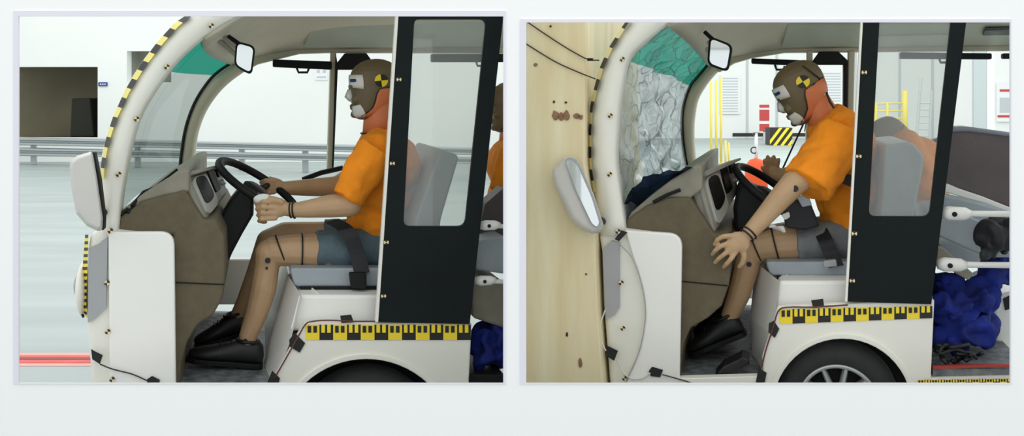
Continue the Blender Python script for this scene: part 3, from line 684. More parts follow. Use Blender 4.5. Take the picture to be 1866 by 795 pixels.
LD = dict(
 o=[(352, 20), (318, 42), (287, 76), (254, 120), (228, 164), (205, 215), (191, 260), (184, 298), (183, 360), (184, 428)],
 r=[(385, 20), (350, 45), (316, 76), (282, 116), (254, 160), (229, 215), (214, 262), (206, 300), (201, 360), (197, 428)],
 n=[(440, 26), (400, 48), (365, 72), (325, 108), (293, 148), (257, 205), (240, 255), (230, 300), (220, 360), (214, 425)],
 b=[(424, 113), (400, 129), (381, 147), (356, 185), (339, 231), (330, 284), (327, 318)],
 e=[(470, 117), (441, 133), (406, 161), (377, 200), (360, 245), (353, 298), (343, 332)],
 wn=[(372, 68), (325, 108), (293, 148), (257, 205), (240, 255), (230, 300), (222, 350), (217, 398)],
 wb=[(420, 115), (400, 129), (381, 147), (356, 185), (339, 231), (332, 270), (329, 300), (326, 318)],
 tint=0.22, glassm='windshield_clear', tealm='windshield_teal',
 roof_n=[(372, 68), (430, 30), (500, -5), (600, -25), (925, -35)], roof_f=[(420, 115), (445, 105), (480, 97), (545, 87), (925, 84)],
 hdr_top=[(424, 113), (470, 96), (546, 86), (600, 84), (926, 84)], hdr_bot=[(441, 133), (470, 117), (546, 98), (600, 96), (926, 97)],
 panel=(0, 0, 0, 0), panel_pts=[(571, 40, 1.0), (926, 40, 1.0), (926, 85, 1.25), (553, 87, 1.25)],
 roof_bits=[('dome_lamp', [(598, 43, 1.02), (636, 43, 1.02), (630, 55, 1.08), (602, 55, 1.08)], 'pod_light'), ('header_plate', [(415, 47, .75), (463, 35, .8), (476, 76, 1.1), (425, 82, 1.1)], 'pillar_liner'),
            ('header_bracket', [(390, 72, .45), (396, 70, .45), (440, 108, 1.0), (434, 110, 1.0)], 'cowl_grey'), ('header_bracket', [(402, 66, .45), (408, 63, .45), (452, 104, 1.0), (446, 106, 1.0)], 'cowl_grey')],
 tapeA=[(340, 27), (318, 42), (287, 76), (254, 120), (228, 164), (205, 215), (191, 260), (184, 298), (183, 325)],
 tapeB=[(352, 31), (328, 50), (299, 83), (266, 126), (239, 169), (215, 219), (200, 263), (193, 300), (191, 327)], tapeN=9,
 mirror=[(430, 74), (466, 84), (459, 138), (426, 120)], arm=(416, 66),
 omirror=[([(164, 282), (143, 289), (133, 297), (132, 306), (136, 350), (143, 386), (160, 407), (178, 416), (183, 414), (184, 397), (175, 330), (167, 288)], -0.17),
          ([(166, 276), (140, 284), (128, 293), (127, 304), (131, 350), (139, 390), (158, 412), (179, 422), (187, 419), (188, 398), (178, 329), (170, 282)], -0.13),
          ([(166, 276), (140, 284), (128, 293), (127, 304), (131, 350), (139, 390), (158, 412), (179, 422), (187, 419), (188, 398), (178, 329), (170, 282)], -0.05)],
 omm='mirror_shell', omd=-0.135, omrim=[(168, 277), (172, 279), (182, 329), (190, 398), (189, 420), (185, 420), (185, 398), (177, 335)], ombr=((180, 385), (192, 388)),
 nose=[(164, 424), (200, 416), (215, 420), (316, 432), (316, 760), (168, 760), (166, 699), (158, 589), (157, 520), (160, 460)],
 spanel=[(197, 423), (317, 423), (321, 760), (200, 760)], spr=[0, 26, 0, 0],
 film=[(161, 452), (178, 446), (196, 432), (193, 562), (175, 580), (160, 589)], filmm='grey_film',
 dash=[(214, 425), (216, 398), (258, 368), (297, 357), (322, 352), (335, 345), (372, 402), (392, 398), (409, 432), (411, 500), (405, 545), (388, 575), (360, 592), (340, 625), (329, 665), (327, 760), (316, 760), (316, 427)], dashm='dash_brown',
 seam=[(320, 515), (409, 519)], cowl=[(216, 400), (222, 383), (262, 352), (300, 330), (325, 312), (345, 308), (345, 350), (322, 354), (297, 359), (258, 370)],
 wipers=[[(218, 393, .06), (260, 360, .1), (322, 310, .3)], [(232, 388, .055), (275, 350, .12), (318, 322, .3)], [(240, 376, .06), (262, 350, .1), (300, 335, .2)]],
 pod=[(340, 322, .12), (376, 404, .10), (416, 352, .55), (402, 305, .55)], podback=[(326, 338, .12), (345, 402, .12), (360, 374, .55), (372, 318, .55)],
 column=[(436, 345), (462, 356), (462, 392), (442, 426), (424, 460), (416, 478), (409, 470), (408, 430), (400, 398), (420, 365)],
 wheel=(470, 340, 92, 58, 0.165),
 floor=[(322, 708), (520, 708), (520, 730), (322, 730)], farpanel=[(340, 472), (459, 472), (455, 556), (340, 556)],
 seatbox=[(545, 538), (852, 538), (852, 604), (528, 604)], sbase=[(526, 508), (845, 508), (845, 700), (472, 700), (484, 660)],
 chamfer=[[(550, 540, .05), (530, 620, .05), (498, 705, .05)], [(524, 500, .36), (503, 580, .36), (480, 662, .36)]],
 cushion=[(527, 489), (745, 489), (745, 523), (537, 523)], seatrail=[(548, 523), (740, 523), (740, 539), (548, 539)],
 seatback=[(802, 270), (838, 284), (804, 400), (790, 520), (745, 520), (757, 400)],
 fender=[(556, 589), (860, 589), (850, 790)]+arc(668, 818, 164, 10, 170)+[(450, 790), (494, 698), (545, 605)],
 archin=arc(668, 818, 168, 0, 180)+[(500, 850), (836, 850)], ruler=(557, 592, 858, 592, 28, 12, 28),
 door=[(727.5, 5), (920, 5), (856, 591), (689, 587)], dwin=[(755, 35), (887, 35), (848, 413), (735, 413)], dwr=[10, 14, 14, 14], doorm='black_board', dedge=5,
 fpost=[(603, 94), (613, 94), (608, 312), (596, 312)], fframe=[[(613, 127), (613, 117), (629, 97), (668, 97), (676, 108), (700, 127)], [(612, 97), (616, 120), (608, 310), (605, 310)]],
 bars=[([(497, 108), (605, 112), (605, 127), (497, 122)], [(540, 122), (544, 132), (560, 132), (563, 124)]), ([(787, 98), (924, 98), (924, 113), (787, 113)], [(868, 113), (870, 120), (884, 120)])],
 markers=[(385, 47), (304, 122, 0.0), (249, 217, 0.0), (216, 318), (201, 421), (195, 516, 0.0), (196, 605), (204, 692), (727, 145, -0.017, .8), (715, 298, -0.017, .8), (704, 442, -0.017, .8), (699, 540, -0.017, .8)],
 patches=[[(166, 637), (173, 641), (187, 648), (182, 664), (168, 655)], [(268, 692), (277, 686), (291, 693), (290, 702), (268, 702)], [(527, 620), (537, 607), (556, 626), (546, 643), (528, 632)], [(484, 706), (496, 676), (510, 690), (506, 706)], [(620, 576), (640, 574), (645, 588), (622, 589)]],
 wires=[([(182, 664), (205, 673), (240, 682), (268, 694)], 'wire_dark', .0022), ([(690, 586), (645, 586), (600, 584), (570, 586), (556, 592), (540, 620), (520, 655), (500, 690)], 'wire_red', .0025)],
)
RD = dict(
 crashed=True, crumple=0.030, bulge=-0.01, tapem='tape_cream', tapeW=0.8,
 o=[(1160, 22), (1138, 42), (1109, 87), (1092, 125), (1082, 163), (1075, 198), (1073, 240), (1074, 300), (1083, 357), (1090, 430)],
 r=[(1195, 22), (1172, 45), (1136, 87), (1119, 120), (1108, 160), (1101, 205), (1098, 245), (1099, 300), (1106, 357), (1116, 430)],
 n=[(1250, 28), (1217, 42), (1170, 80), (1146, 105), (1135, 146), (1127, 198), (1124, 245), (1123, 300), (1131, 357), (1140, 424)],
 b=[(1292, 116), (1272, 138), (1256, 160), (1244, 200), (1243, 240), (1247, 280), (1252, 306)],
 e=[(1338, 115), (1306, 132), (1275, 174), (1266, 210), (1264, 240), (1266, 280), (1270, 308)],
 wn=[(1215, 44), (1170, 80), (1146, 105), (1135, 146), (1127, 198), (1124, 245), (1124, 300), (1130, 350), (1138, 400)],
 wb=[(1289, 118), (1272, 138), (1256, 160), (1246, 191), (1243, 225), (1245, 262), (1249, 288), (1252, 304)],
 tint=0.27, glassm='windshield_broken', tealm='windshield_teal_broken',
 roof_n=[(1215, 44), (1262, 25), (1340, -5), (1450, -25), (1880, -35)], roof_f=[(1289, 118), (1315, 105), (1369, 95), (1430, 86), (1880, 80)],
 hdr_top=[(1292, 116), (1320, 103), (1369, 94), (1430, 85), (1880, 80)], hdr_bot=[(1310, 132), (1338, 115), (1369, 106), (1430, 96), (1880, 92)],
 panel=(0, 0, 0, 0), panel_pts=[(1436, 44, 1.0), (1875, 44, 1.0), (1875, 82, 1.25), (1424, 86, 1.25)],
 roof_bits=[('header_plate', [(1275, 47, .75), (1330, 44, .8), (1352, 72, 1.1), (1305, 87, 1.1)], 'pillar_liner'), ('dome_lamp', [(1795, 56, 1.02), (1870, 53, 1.02), (1870, 64, 1.1), (1790, 65, 1.1)], 'steel_dark'),
            ('header_bracket', [(1250, 52, .45), (1256, 49, .45), (1300, 100, 1.0), (1294, 103, 1.0)], 'cowl_grey'), ('header_bracket', [(1262, 48, .45), (1268, 45, .45), (1312, 96, 1.0), (1306, 99, 1.0)], 'cowl_grey')],
 tapeA=[(1145, 34), (1138, 42), (1109, 87), (1092, 125), (1082, 163), (1075, 198), (1072.5, 240), (1073, 300), (1080, 350)],
 tapeB=[(1152, 37), (1145, 45), (1117, 90), (1100, 128), (1089, 165), (1081, 200), (1078.5, 240), (1079, 300), (1086, 350)], tapeN=8, tapeR=0.3,
 mirror=[(1292, 65), (1336, 82), (1327, 132), (1288, 118)], arm=(1284, 58),
 omirror=[([(1042, 287), (1029, 292), (1008, 314), (1015, 338), (1044, 397), (1062, 414), (1080, 422), (1094, 420), (1096, 410), (1080, 358), (1054, 299)], -0.17),
          ([(1042, 283), (1027, 288), (1004, 312), (1011, 339), (1040, 400), (1059, 418), (1080, 426), (1096, 424), (1100, 410), (1083, 357), (1056, 296)], -0.13),
          ([(1042, 283), (1027, 288), (1004, 312), (1011, 339), (1040, 400), (1059, 418), (1080, 426), (1096, 424), (1100, 410), (1083, 357), (1056, 296)], -0.06)],
 omm='mirror_shell', omd=-0.171, omrim=[(1028, 289), (1045, 286), (1056, 300), (1081, 358), (1096, 408), (1092, 419), (1078, 412), (1046, 345)],
 omglass=[(1030, 293), (1043, 291), (1053, 303), (1078, 360), (1092, 406), (1088, 414), (1079, 408), (1049, 345)], ombr=((1092, 400), (1100, 405)),
 nose=[(1090, 425), (1140, 418), (1235, 430), (1234, 760), (1118, 760), (1110, 693), (1099, 554), (1096, 460)],
 spanel=[(1139, 420), (1243, 427), (1237, 760), (1122, 760), (1141, 697), (1165, 640), (1176, 580), (1172, 530), (1155, 475)], spr=[0, 26, 0, 0, 4, 4, 4, 4, 4],
 film=[(1098, 455), (1114, 439), (1129, 442), (1129, 560), (1120, 575), (1104, 582)], filmm='grey_film',
 dash=[(1140, 424), (1141, 402), (1178, 376), (1217, 360), (1257, 360), (1302, 428), (1328, 424), (1334, 470), (1328, 520), (1315, 558), (1290, 580), (1259, 598), (1246, 625), (1240, 665), (1238, 760), (1230, 760), (1234, 430)], dashm='dash_brown',
 seam=[(1243, 513), (1326, 521)], cowl=[(1141, 404), (1150, 387), (1185, 357), (1220, 330), (1262, 304), (1280, 299), (1280, 345), (1257, 362), (1217, 362), (1178, 378)],
 wipers=[[(1190, 369, .05), (1214, 356, .05), (1240, 346, .06)]],
 pod=[(1275, 322, .12), (1304, 427, .10), (1347, 348, .5), (1338, 294, .5)], podback=[(1258, 350, .12), (1284, 424, .12), (1302, 380, .5), (1306, 305, .5)],
 column=[(1345, 330), (1398, 352), (1400, 372), (1380, 400), (1358, 420), (1338, 426), (1336, 380)],
 wheel=(1404, 350, 72, 52, 0.15),
 floor=[(1236, 690), (1410, 690), (1410, 720), (1236, 720)], farpanel=[(1262, 455), (1380, 455), (1376, 545), (1262, 545)],
 seatbox=[(1419, 512), (1700, 512), (1700, 576), (1412, 576)], sbase=[(1379, 486), (1690, 486), (1690, 690), (1374, 690), (1368, 580)],
 chamfer=[[(1421, 513, .05), (1408, 610, .05), (1390, 705, .05)], [(1377, 478, .36), (1366, 580, .36), (1372, 668, .36)]],
 cushion=[(1394, 477), (1600, 477), (1600, 503), (1404, 503)], seatrail=[(1416, 503), (1580, 503), (1580, 513), (1416, 513)],
 seatback=[(1613, 264), (1662, 258), (1686, 285), (1665, 400), (1644, 500), (1602, 500), (1605, 400)],
 fender=[(1417, 559), (1703, 546), (1692, 790)]+arc(1535, 745, 128, -15, 195)+[(1384, 790), (1392, 701), (1389, 651), (1401, 612)],
 archin=arc(1535, 745, 132, 0, 180)+[(1403, 850), (1667, 850)], ruler=(1421, 564, 1699, 558, 27, 12, 22),
 door=[(1574.5, 5), (1765, 5), (1697, 555), (1544, 550)], dwin=[(1604, 15), (1736, 15), (1694, 395), (1583, 395)], dwr=[6, 6, 14, 14], doorm='black_board', dedge=4,
 fpost=[(1470, 92), (1481, 92), (1479, 300), (1468, 300)], fframe=[[(1481, 118), (1481, 111), (1493, 94), (1528, 94), (1545, 110), (1545, 118)], [(1537, 117), (1545, 117), (1543, 300), (1536, 300)], [(1481, 118), (1489, 118), (1487, 300), (1479, 300)]],
 bars=[([(1369, 106), (1472, 110), (1472, 120), (1369, 116)], [(1412, 118), (1415, 127), (1428, 127), (1430, 120)]), ([(1641, 95), (1808, 97), (1808, 108), (1641, 107)], [(1712, 108), (1714, 114), (1726, 114)]), ([(1828, 97), (1875, 97), (1875, 107), (1828, 107)], None)],
 markers=[(1134, 108, 0.0), (1112, 211), (1111, 318), (1126, 422), (1132, 516, -.004, 0), (1135, 599), (1138, 690), (1575, 132, -0.017, .8), (1565, 285, -0.017, .8), (1557, 426, -0.017, .8), (1553, 512, -0.017, .8)],
 patches=[[(1101, 634), (1107, 631), (1126, 640), (1119, 658), (1103, 648)], [(1182, 677), (1188, 669), (1208, 675), (1203, 688), (1186, 686)], [(1401, 590), (1410, 585), (1420, 600), (1412, 616), (1400, 606)], [(1376, 704), (1382, 672), (1397, 680), (1392, 704)], [(1478, 548), (1500, 545), (1502, 560), (1482, 562)], [(1120, 436), (1132, 420), (1143, 424), (1128, 440)]],
 wires=[([(1125, 655), (1133, 675), (1150, 690), (1170, 690), (1185, 680)], 'wire_white', .0025), ([(1207, 683), (1240, 692), (1262, 699)], 'wire_dark', .002), ([(1545, 556), (1480, 560), (1440, 560), (1419, 566), (1408, 600), (1395, 640), (1388, 670)], 'wire_red', .0025),
        ([(1104, 640), (1096, 620), (1095, 590), (1103, 565)], 'wire_white', .0025), ([(1129, 445), (1155, 475), (1172, 530), (1176, 580), (1165, 640), (1141, 695)], 'grey_film', .002)],  # grey entry draws the crease line along the side panel, not a cable
)
cartL = thing('shuttle_cart', 'intact cream electric shuttle cart with clear windshield before the white hall', 'cart', BL, BL.pt(500, 700, 0.6)*1.0)
cartR = thing('shuttle_cart', 'crashed cream shuttle cart with shattered windshield against the plywood barrier', 'cart', BR, BR.pt(1400, 700, 0.6)*1.0)
for cart in (cartL, cartR):                                  # put the root on the floor under the cart
    bay = BL if cart is cartL else BR; OFF[cart.name].z = 0; cart.location.z = 0
build_cart(BL, cartL, LD); build_cart(BR, cartR, RD)
# wheels, sills, arch lips
for bay, cart, wc, rt, rr in ((BL, cartL, (668, 806), 128, 80), (BR, cartR, (1528, 738), 116, 76)):
    c = bay.pt(wc[0], wc[1], 0.04); k = bay.pt(wc[0]+100, wc[1], 0.04).x-c.x
    R_ = c.z if bay is BL else c.z
    w_ = wheel_geo(bay, cart, c, rt*k/100, rr*k/100, 0.04)
def arch_lip(bay, cart, cx, cy, r, a0, a1):
    obj('arch_lip', prism(bay, arc(cx, cy, r+9, a0, a1)+arc(cx, cy, r-1, a1, a0), -0.008, 0.0), 'white_body', cart, bevel=0.003)
arch_lip(BL, cartL, 668, 818, 164, 25, 155); arch_lip(BR, cartR, 1535, 745, 128, 5, 175)
# --- left cart extras
tpA, tpB = [(155, 428), (152, 470), (147, 520), (146, 556), (157, 578)], [(161, 428), (160, 470), (158, 520), (157, 556), (160, 580)]
g1, f1 = tape_band(BL, tpA, tpB, 0.06, 0.02, 13, ratio=0.5)
obj('bumper_tape', g1, None, cartL, mats=['tape_yellow', 'tape_black'], fm=f1, label='yellow and black tape on the front bumper edge')
obj('bumper_bulge', ellipsoid(BL.pt(154, 525, 0.12), (0.022, 0.12, 0.09)), 'white_body', cartL, smooth=True)
obj('head_lamp', ellipsoid(BL.pt(148, 520, 0.12), (0.022, 0.06, 0.045)), 'grey_film', cartL, smooth=True)
obj('bumper_seam', tube(BL.pts([(141, 540, .10), (143, 560, .08), (152, 578, .05)]), 0.004, 6), 'rubber_black', cartL)
def clamp(bay, cart, px, py, d, L_, r, x_end):
    """white grab rail with a clamp on its end"""
    a, b = bay.pt(px, py, d), bay.pt(x_end, py+2, d); rail = obj('grab_rail', tube([a, b], r, 12), 'rail_white', cart, smooth=True)
    k = Vector((1, 0, 0)); obj('rail_clamp', tube([a-k*0.02, a, a+k*L_, a+k*(L_+0.02)], [r*1.5, r*2.3, r*2.1, r*1.1], 14), 'rail_white', rail, smooth=True)
    obj('clamp_bolt', disc(a+k*L_*0.3+Vector((0, -r*2.25, 0)), (0, -1, 0), r*0.8, 12, 0.004), 'rubber_black', rail)
clamp(BL, cartL, 884, 411, 0.03, 0.035, 0.008, 922); clamp(BL, cartL, 876, 512, 0.03, 0.035, 0.008, 922)
obj('rear_seat', prism(BL, rounded([(866, 440), (921, 430), (921, 500), (866, 492)], 6), 0.10, 0.44), 'seat_vinyl', cartL, bevel=0.015)
obj('rear_seat_base', prism(BL, [(862, 500), (921, 515), (921, 600), (862, 580)], 0.12, 0.92), 'cowl_grey', cartL, bevel=0.01)
obj('rear_backrest', prism(BL, rounded([(884, 372), (921, 340), (921, 432), (870, 432)], 5), 0.26, 0.37), 'bench_vinyl', cartL, bevel=0.015)
obj('rear_sill', prism(BL, [(853, 682), (921, 684), (921, 760), (853, 760)], 0.05, 0.5), 'plastic_black', cartL, bevel=0.005)
obj('far_grab_bar', tube(BL.pts([(551, 328), (585, 315), (625, 306)], 0.95), 0.011, 8), 'rubber_black', cartL, smooth=True)
def cloth(bay, blobs, name, label, cat, m, vox=0.008, s=3):
    G = join(*[ellipsoid(bay.pt(*b[0]), b[1], b[2] if len(b) > 2 else 0) for b in blobs])
    o = obj(name, G, m, None, bay, remesh=vox, sm=s, disp=(0.08, 0.035, 'MARBLE')); return tag(o, label, cat)
cloth(BL, [((885, 628, .18), (.05, .08, .07)), ((905, 614, .18), (.04, .08, .06)), ((878, 650, .17), (.04, .08, .045)), ((908, 648, .18), (.03, .08, .05))], 'cloth_bundle', 'crumpled royal blue cloth lying behind the black door of the intact cart', 'cloth', 'blue_cloth')
# --- right cart extras
obj('far_post', prism(BR, [(1546, 92), (1558, 92), (1554, 300), (1542, 300)], 1.31, 1.38), 'pillar_liner', cartR, bevel=0.006)
V = []
def crumpled(bay, top, bot, d0, d1, nu, nv, amp):
    T, B = resample(Vp(top), nu), resample(Vp(bot), nu); rows = []
    for a, b in zip(T, B):
        row = []
        for j in range(nv):
            v = j/(nv-1); q = a.lerp(b, v); p = bay.pt(q.x, q.y, d0+(d1-d0)*(1-v)); row.append(p+Vector((random.uniform(-1, 1), random.uniform(-1, 1), random.uniform(-1, 1)))*amp)
        rows.append(row)
    return loft(rows, closed=False)
obj('torn_film', crumpled(BR, [(1138, 372), (1150, 345), (1178, 322), (1215, 315), (1258, 303)], [(1141, 402), (1158, 388), (1185, 362), (1222, 332), (1260, 308)], 0.30, 0.035, 16, 7, 0.008), 'film_navy', cartR, label='dark crumpled film at the windshield base')
clamp(BR, cartR, 1728, 389, 0.02, 0.05, 0.010, 1872); clamp(BR, cartR, 1720, 482, 0.02, 0.05, 0.010, 1872)
obj('bench_back', prism(BR, rounded([(1726, 236), (1765, 234), (1875, 250), (1875, 392), (1840, 378), (1718, 332)], 8), 0.30, 0.42), 'bench_vinyl', cartR, bevel=0.02, seg=3, label='dark brown bench backrest')
obj('bench_back_top', prism(BR, [(1728, 232), (1765, 231), (1875, 246), (1875, 254), (1765, 240), (1728, 241)], 0.29, 0.43), 'bench_top', cartR, bevel=0.008)
obj('bench_trim', prism(BR, [(1721, 335), (1790, 358), (1875, 392), (1875, 400), (1790, 371), (1721, 350)], 0.29, 0.35), 'rail_white', cartR, bevel=0.004)
obj('bench_seat', prism(BR, rounded([(1708, 395), (1760, 392), (1875, 440), (1875, 470), (1800, 470), (1708, 430)], 6), 0.16, 0.7), 'seat_vinyl', cartR, bevel=0.02, seg=3)
obj('bench_side', prism(BR, [(1712, 352), (1800, 372), (1875, 400), (1875, 440), (1790, 425), (1712, 400)], 0.22, 0.3), 'seat_vinyl', cartR, bevel=0.01)
obj('bench_frame', prism(BR, [(1706, 448), (1720, 452), (1775, 500), (1765, 512), (1706, 478)], 0.12, 0.5), 'cowl_grey', cartR, bevel=0.006)
obj('rear_floor', prism(BR, [(1700, 672), (1875, 672), (1875, 690), (1700, 690)], 0.02, 1.3), 'cab_floor', cartR)
obj('rear_sill', prism(BR, [(1692, 690), (1875, 686), (1875, 760), (1688, 760)], 0.0, 0.05), 'white_body', cartR)
g2, f2 = ruler_tape(BR, 1672, 693, 1872, 690, 9, -0.004, 16, 10); obj('sill_tape', g2, None, cartR, mats=['tape_yellow', 'tape_black'], fm=f2)
obj('sill_line', prism(BR, [(1700, 668), (1875, 664), (1875, 668), (1700, 673)], 0.012, 0.03), 'sill_red', cartR)
obj('rear_engine_cover', prism(BR, rounded([(1812, 540), (1880, 520), (1880, 700), (1826, 668), (1808, 600)], 18), 0.40, 0.9), 'white_panel', cartR, bevel=0.02, seg=3)
obj('cover_patch', prism(BR, [(1828, 545), (1842, 538), (1850, 560), (1832, 566)], 0.396, 0.402), 'tape_patch', cartR)
obj('threshold', prism(BR, [(1237, 690), (1385, 686), (1385, 700), (1237, 703)], -0.002, 0.04), 'white_body', cartR, bevel=0.003)
obj('far_handle', tube(BR.pts([(1690, 262, 1.2), (1730, 247, 1.2)]), 0.01, 8), 'rubber_black', cartR)
cloth(BR, [((1735, 560, .25), (.075, .12, .07)), ((1770, 598, .25), (.085, .12, .06)), ((1740, 613, .22), (.08, .1, .05)), ((1785, 540, .25), (.05, .08, .06), .5), ((1805, 505, .28), (.035, .07, .08), .45), ((1830, 485, .3), (.04, .07, .05)), ((1722, 515, .3), (.05, .1, .04))],
      'cloth_bundle', 'crumpled royal blue cloth on the floor behind the crashed cart door', 'cloth', 'blue_cloth')
o = cloth(BR, [((1805, 432, .06), (.035, .05, .045)), ((1828, 425, .08), (.04, .05, .055)), ((1802, 460, .05), (.03, .04, .034))], 'bag', 'black bag hanging on the lower white grab rail', 'bag', 'belt_black')
t = thing('strap_tangle', 'tangle of black straps on the rear floor of the crashed cart', 'straps', BR, BR.pt(1745, 660, .15))
for k in range(9):
    x = 1704+random.random()*75; y = 632+random.random()*28; pl = [(x, y, .03+.03*random.random())]
    for j in range(4): pl.append((pl[-1][0]+random.uniform(-22, 30), max(628, min(668, pl[-1][1]+random.uniform(-14, 14))), 0.03+.05*random.random()))
    pl = [(min(max(p[0], 1703), 1800), p[1], p[2]) for p in pl]
    wire(BR, t, pl, r=0.006, m='shoe_black', name='strap', n=18)
t = thing('floor_wedge', 'black wedge lying on the crashed cart threshold', 'wedge', BR, BR.pt(1332, 690, .08))
obj('body', prism(BR, [(1301, 688), (1318, 668), (1346, 655), (1352, 650), (1366, 656), (1366, 664), (1318, 692)], 0.05, 0.16), 'shoe_black', t, bevel=0.006)
obj('edge', tube(BR.pts([(1312, 692, .048), (1367, 663, .048)]), 0.003, 6), 'steel_dark', t)
t = thing('gauge_cable', 'thin dark cable with a clip, upper of two strung on the plywood barrier', 'cable', BR, BR.pt(1020, 100, -.07), None)
wire(BR, t, [(958, 38), (999, 66), (1040, 92), (1071, 108), (1092, 110)], d=-0.056, r=0.0022)
obj('cable_clip', prism(BR, [(1070, 106), (1080, 106), (1080, 111), (1070, 111)], -0.062, -0.051), 'rubber_black', t)
t = thing('gauge_cable', 'thin dark cable without clip, lower of two strung on the plywood barrier', 'cable', BR, BR.pt(1020, 130, -.07))
wire(BR, t, [(957, 79), (1009, 111), (1050, 130), (1085, 144)], d=-0.056, r=0.0022)
c_ = BR.pt(1690, 430, .95)
V_, F_ = wbox(c_.x-0.24, c_.x+0.2, 0.78, 1.25, c_.z-0.10, c_.z+0.012)
obj('rear_seat_cushion', (V_, F_), 'seat_vinyl', cartR, bevel=0.02, seg=3)
# ================================================================ CRASH TEST DUMMIES
HEADZ = [  # z, x front, x back, half width  (metres, facing -x)
 (-0.118, -0.055, 0.000, 0.026), (-0.110, -0.074, 0.028, 0.040), (-0.095, -0.083, 0.045, 0.050), (-0.075, -0.083, 0.060, 0.058), (-0.050, -0.084, 0.078, 0.066), (-0.028, -0.086, 0.090, 0.071),
 (-0.005, -0.088, 0.098, 0.074), (0.015, -0.094, 0.102, 0.076), (0.040, -0.092, 0.103, 0.076), (0.065, -0.083, 0.098, 0.072), (0.085, -0.068, 0.085, 0.062), (0.100, -0.045, 0.064, 0.046), (0.109, -0.018, 0.040, 0.028), (0.112, 0.006, 0.016, 0.008)]
def head_at(z):
    for a, b in zip(HEADZ, HEADZ[1:]):
        if a[0] <= z <= b[0]:
            t = (z-a[0])/(b[0]-a[0]); return [a[i]+(b[i]-a[i])*t for i in range(1, 4)]
    return list(HEADZ[0][1:]) if z < HEADZ[0][0] else list(HEADZ[-1][1:])
def head_surf(x, z, out=0.0, side=-1):
    f, b, w = head_at(z); c, a = (f+b)/2, (b-f)/2; s = max(-0.99, min(0.99, (x-c)/a))
    y = w*(1-abs(s)**2.3)**(1/2.3); n = Vector((s/a*0.07, 1.0/w*0.05*side*0.8, 0)); n = Vector((s*0.7, side*max(0.05, 1-abs(s)), 0)).normalized()
    return Vector((x, side*y, z))+n*out
class Xf:
    def __init__(s, pos, pitch, scale=1.0): s.p = Vector(pos); s.R = Matrix.Rotation(-pitch, 3, 'Y'); s.k = scale
    def __call__(s, v): return s.p+s.R @ (Vector(v)*s.k)
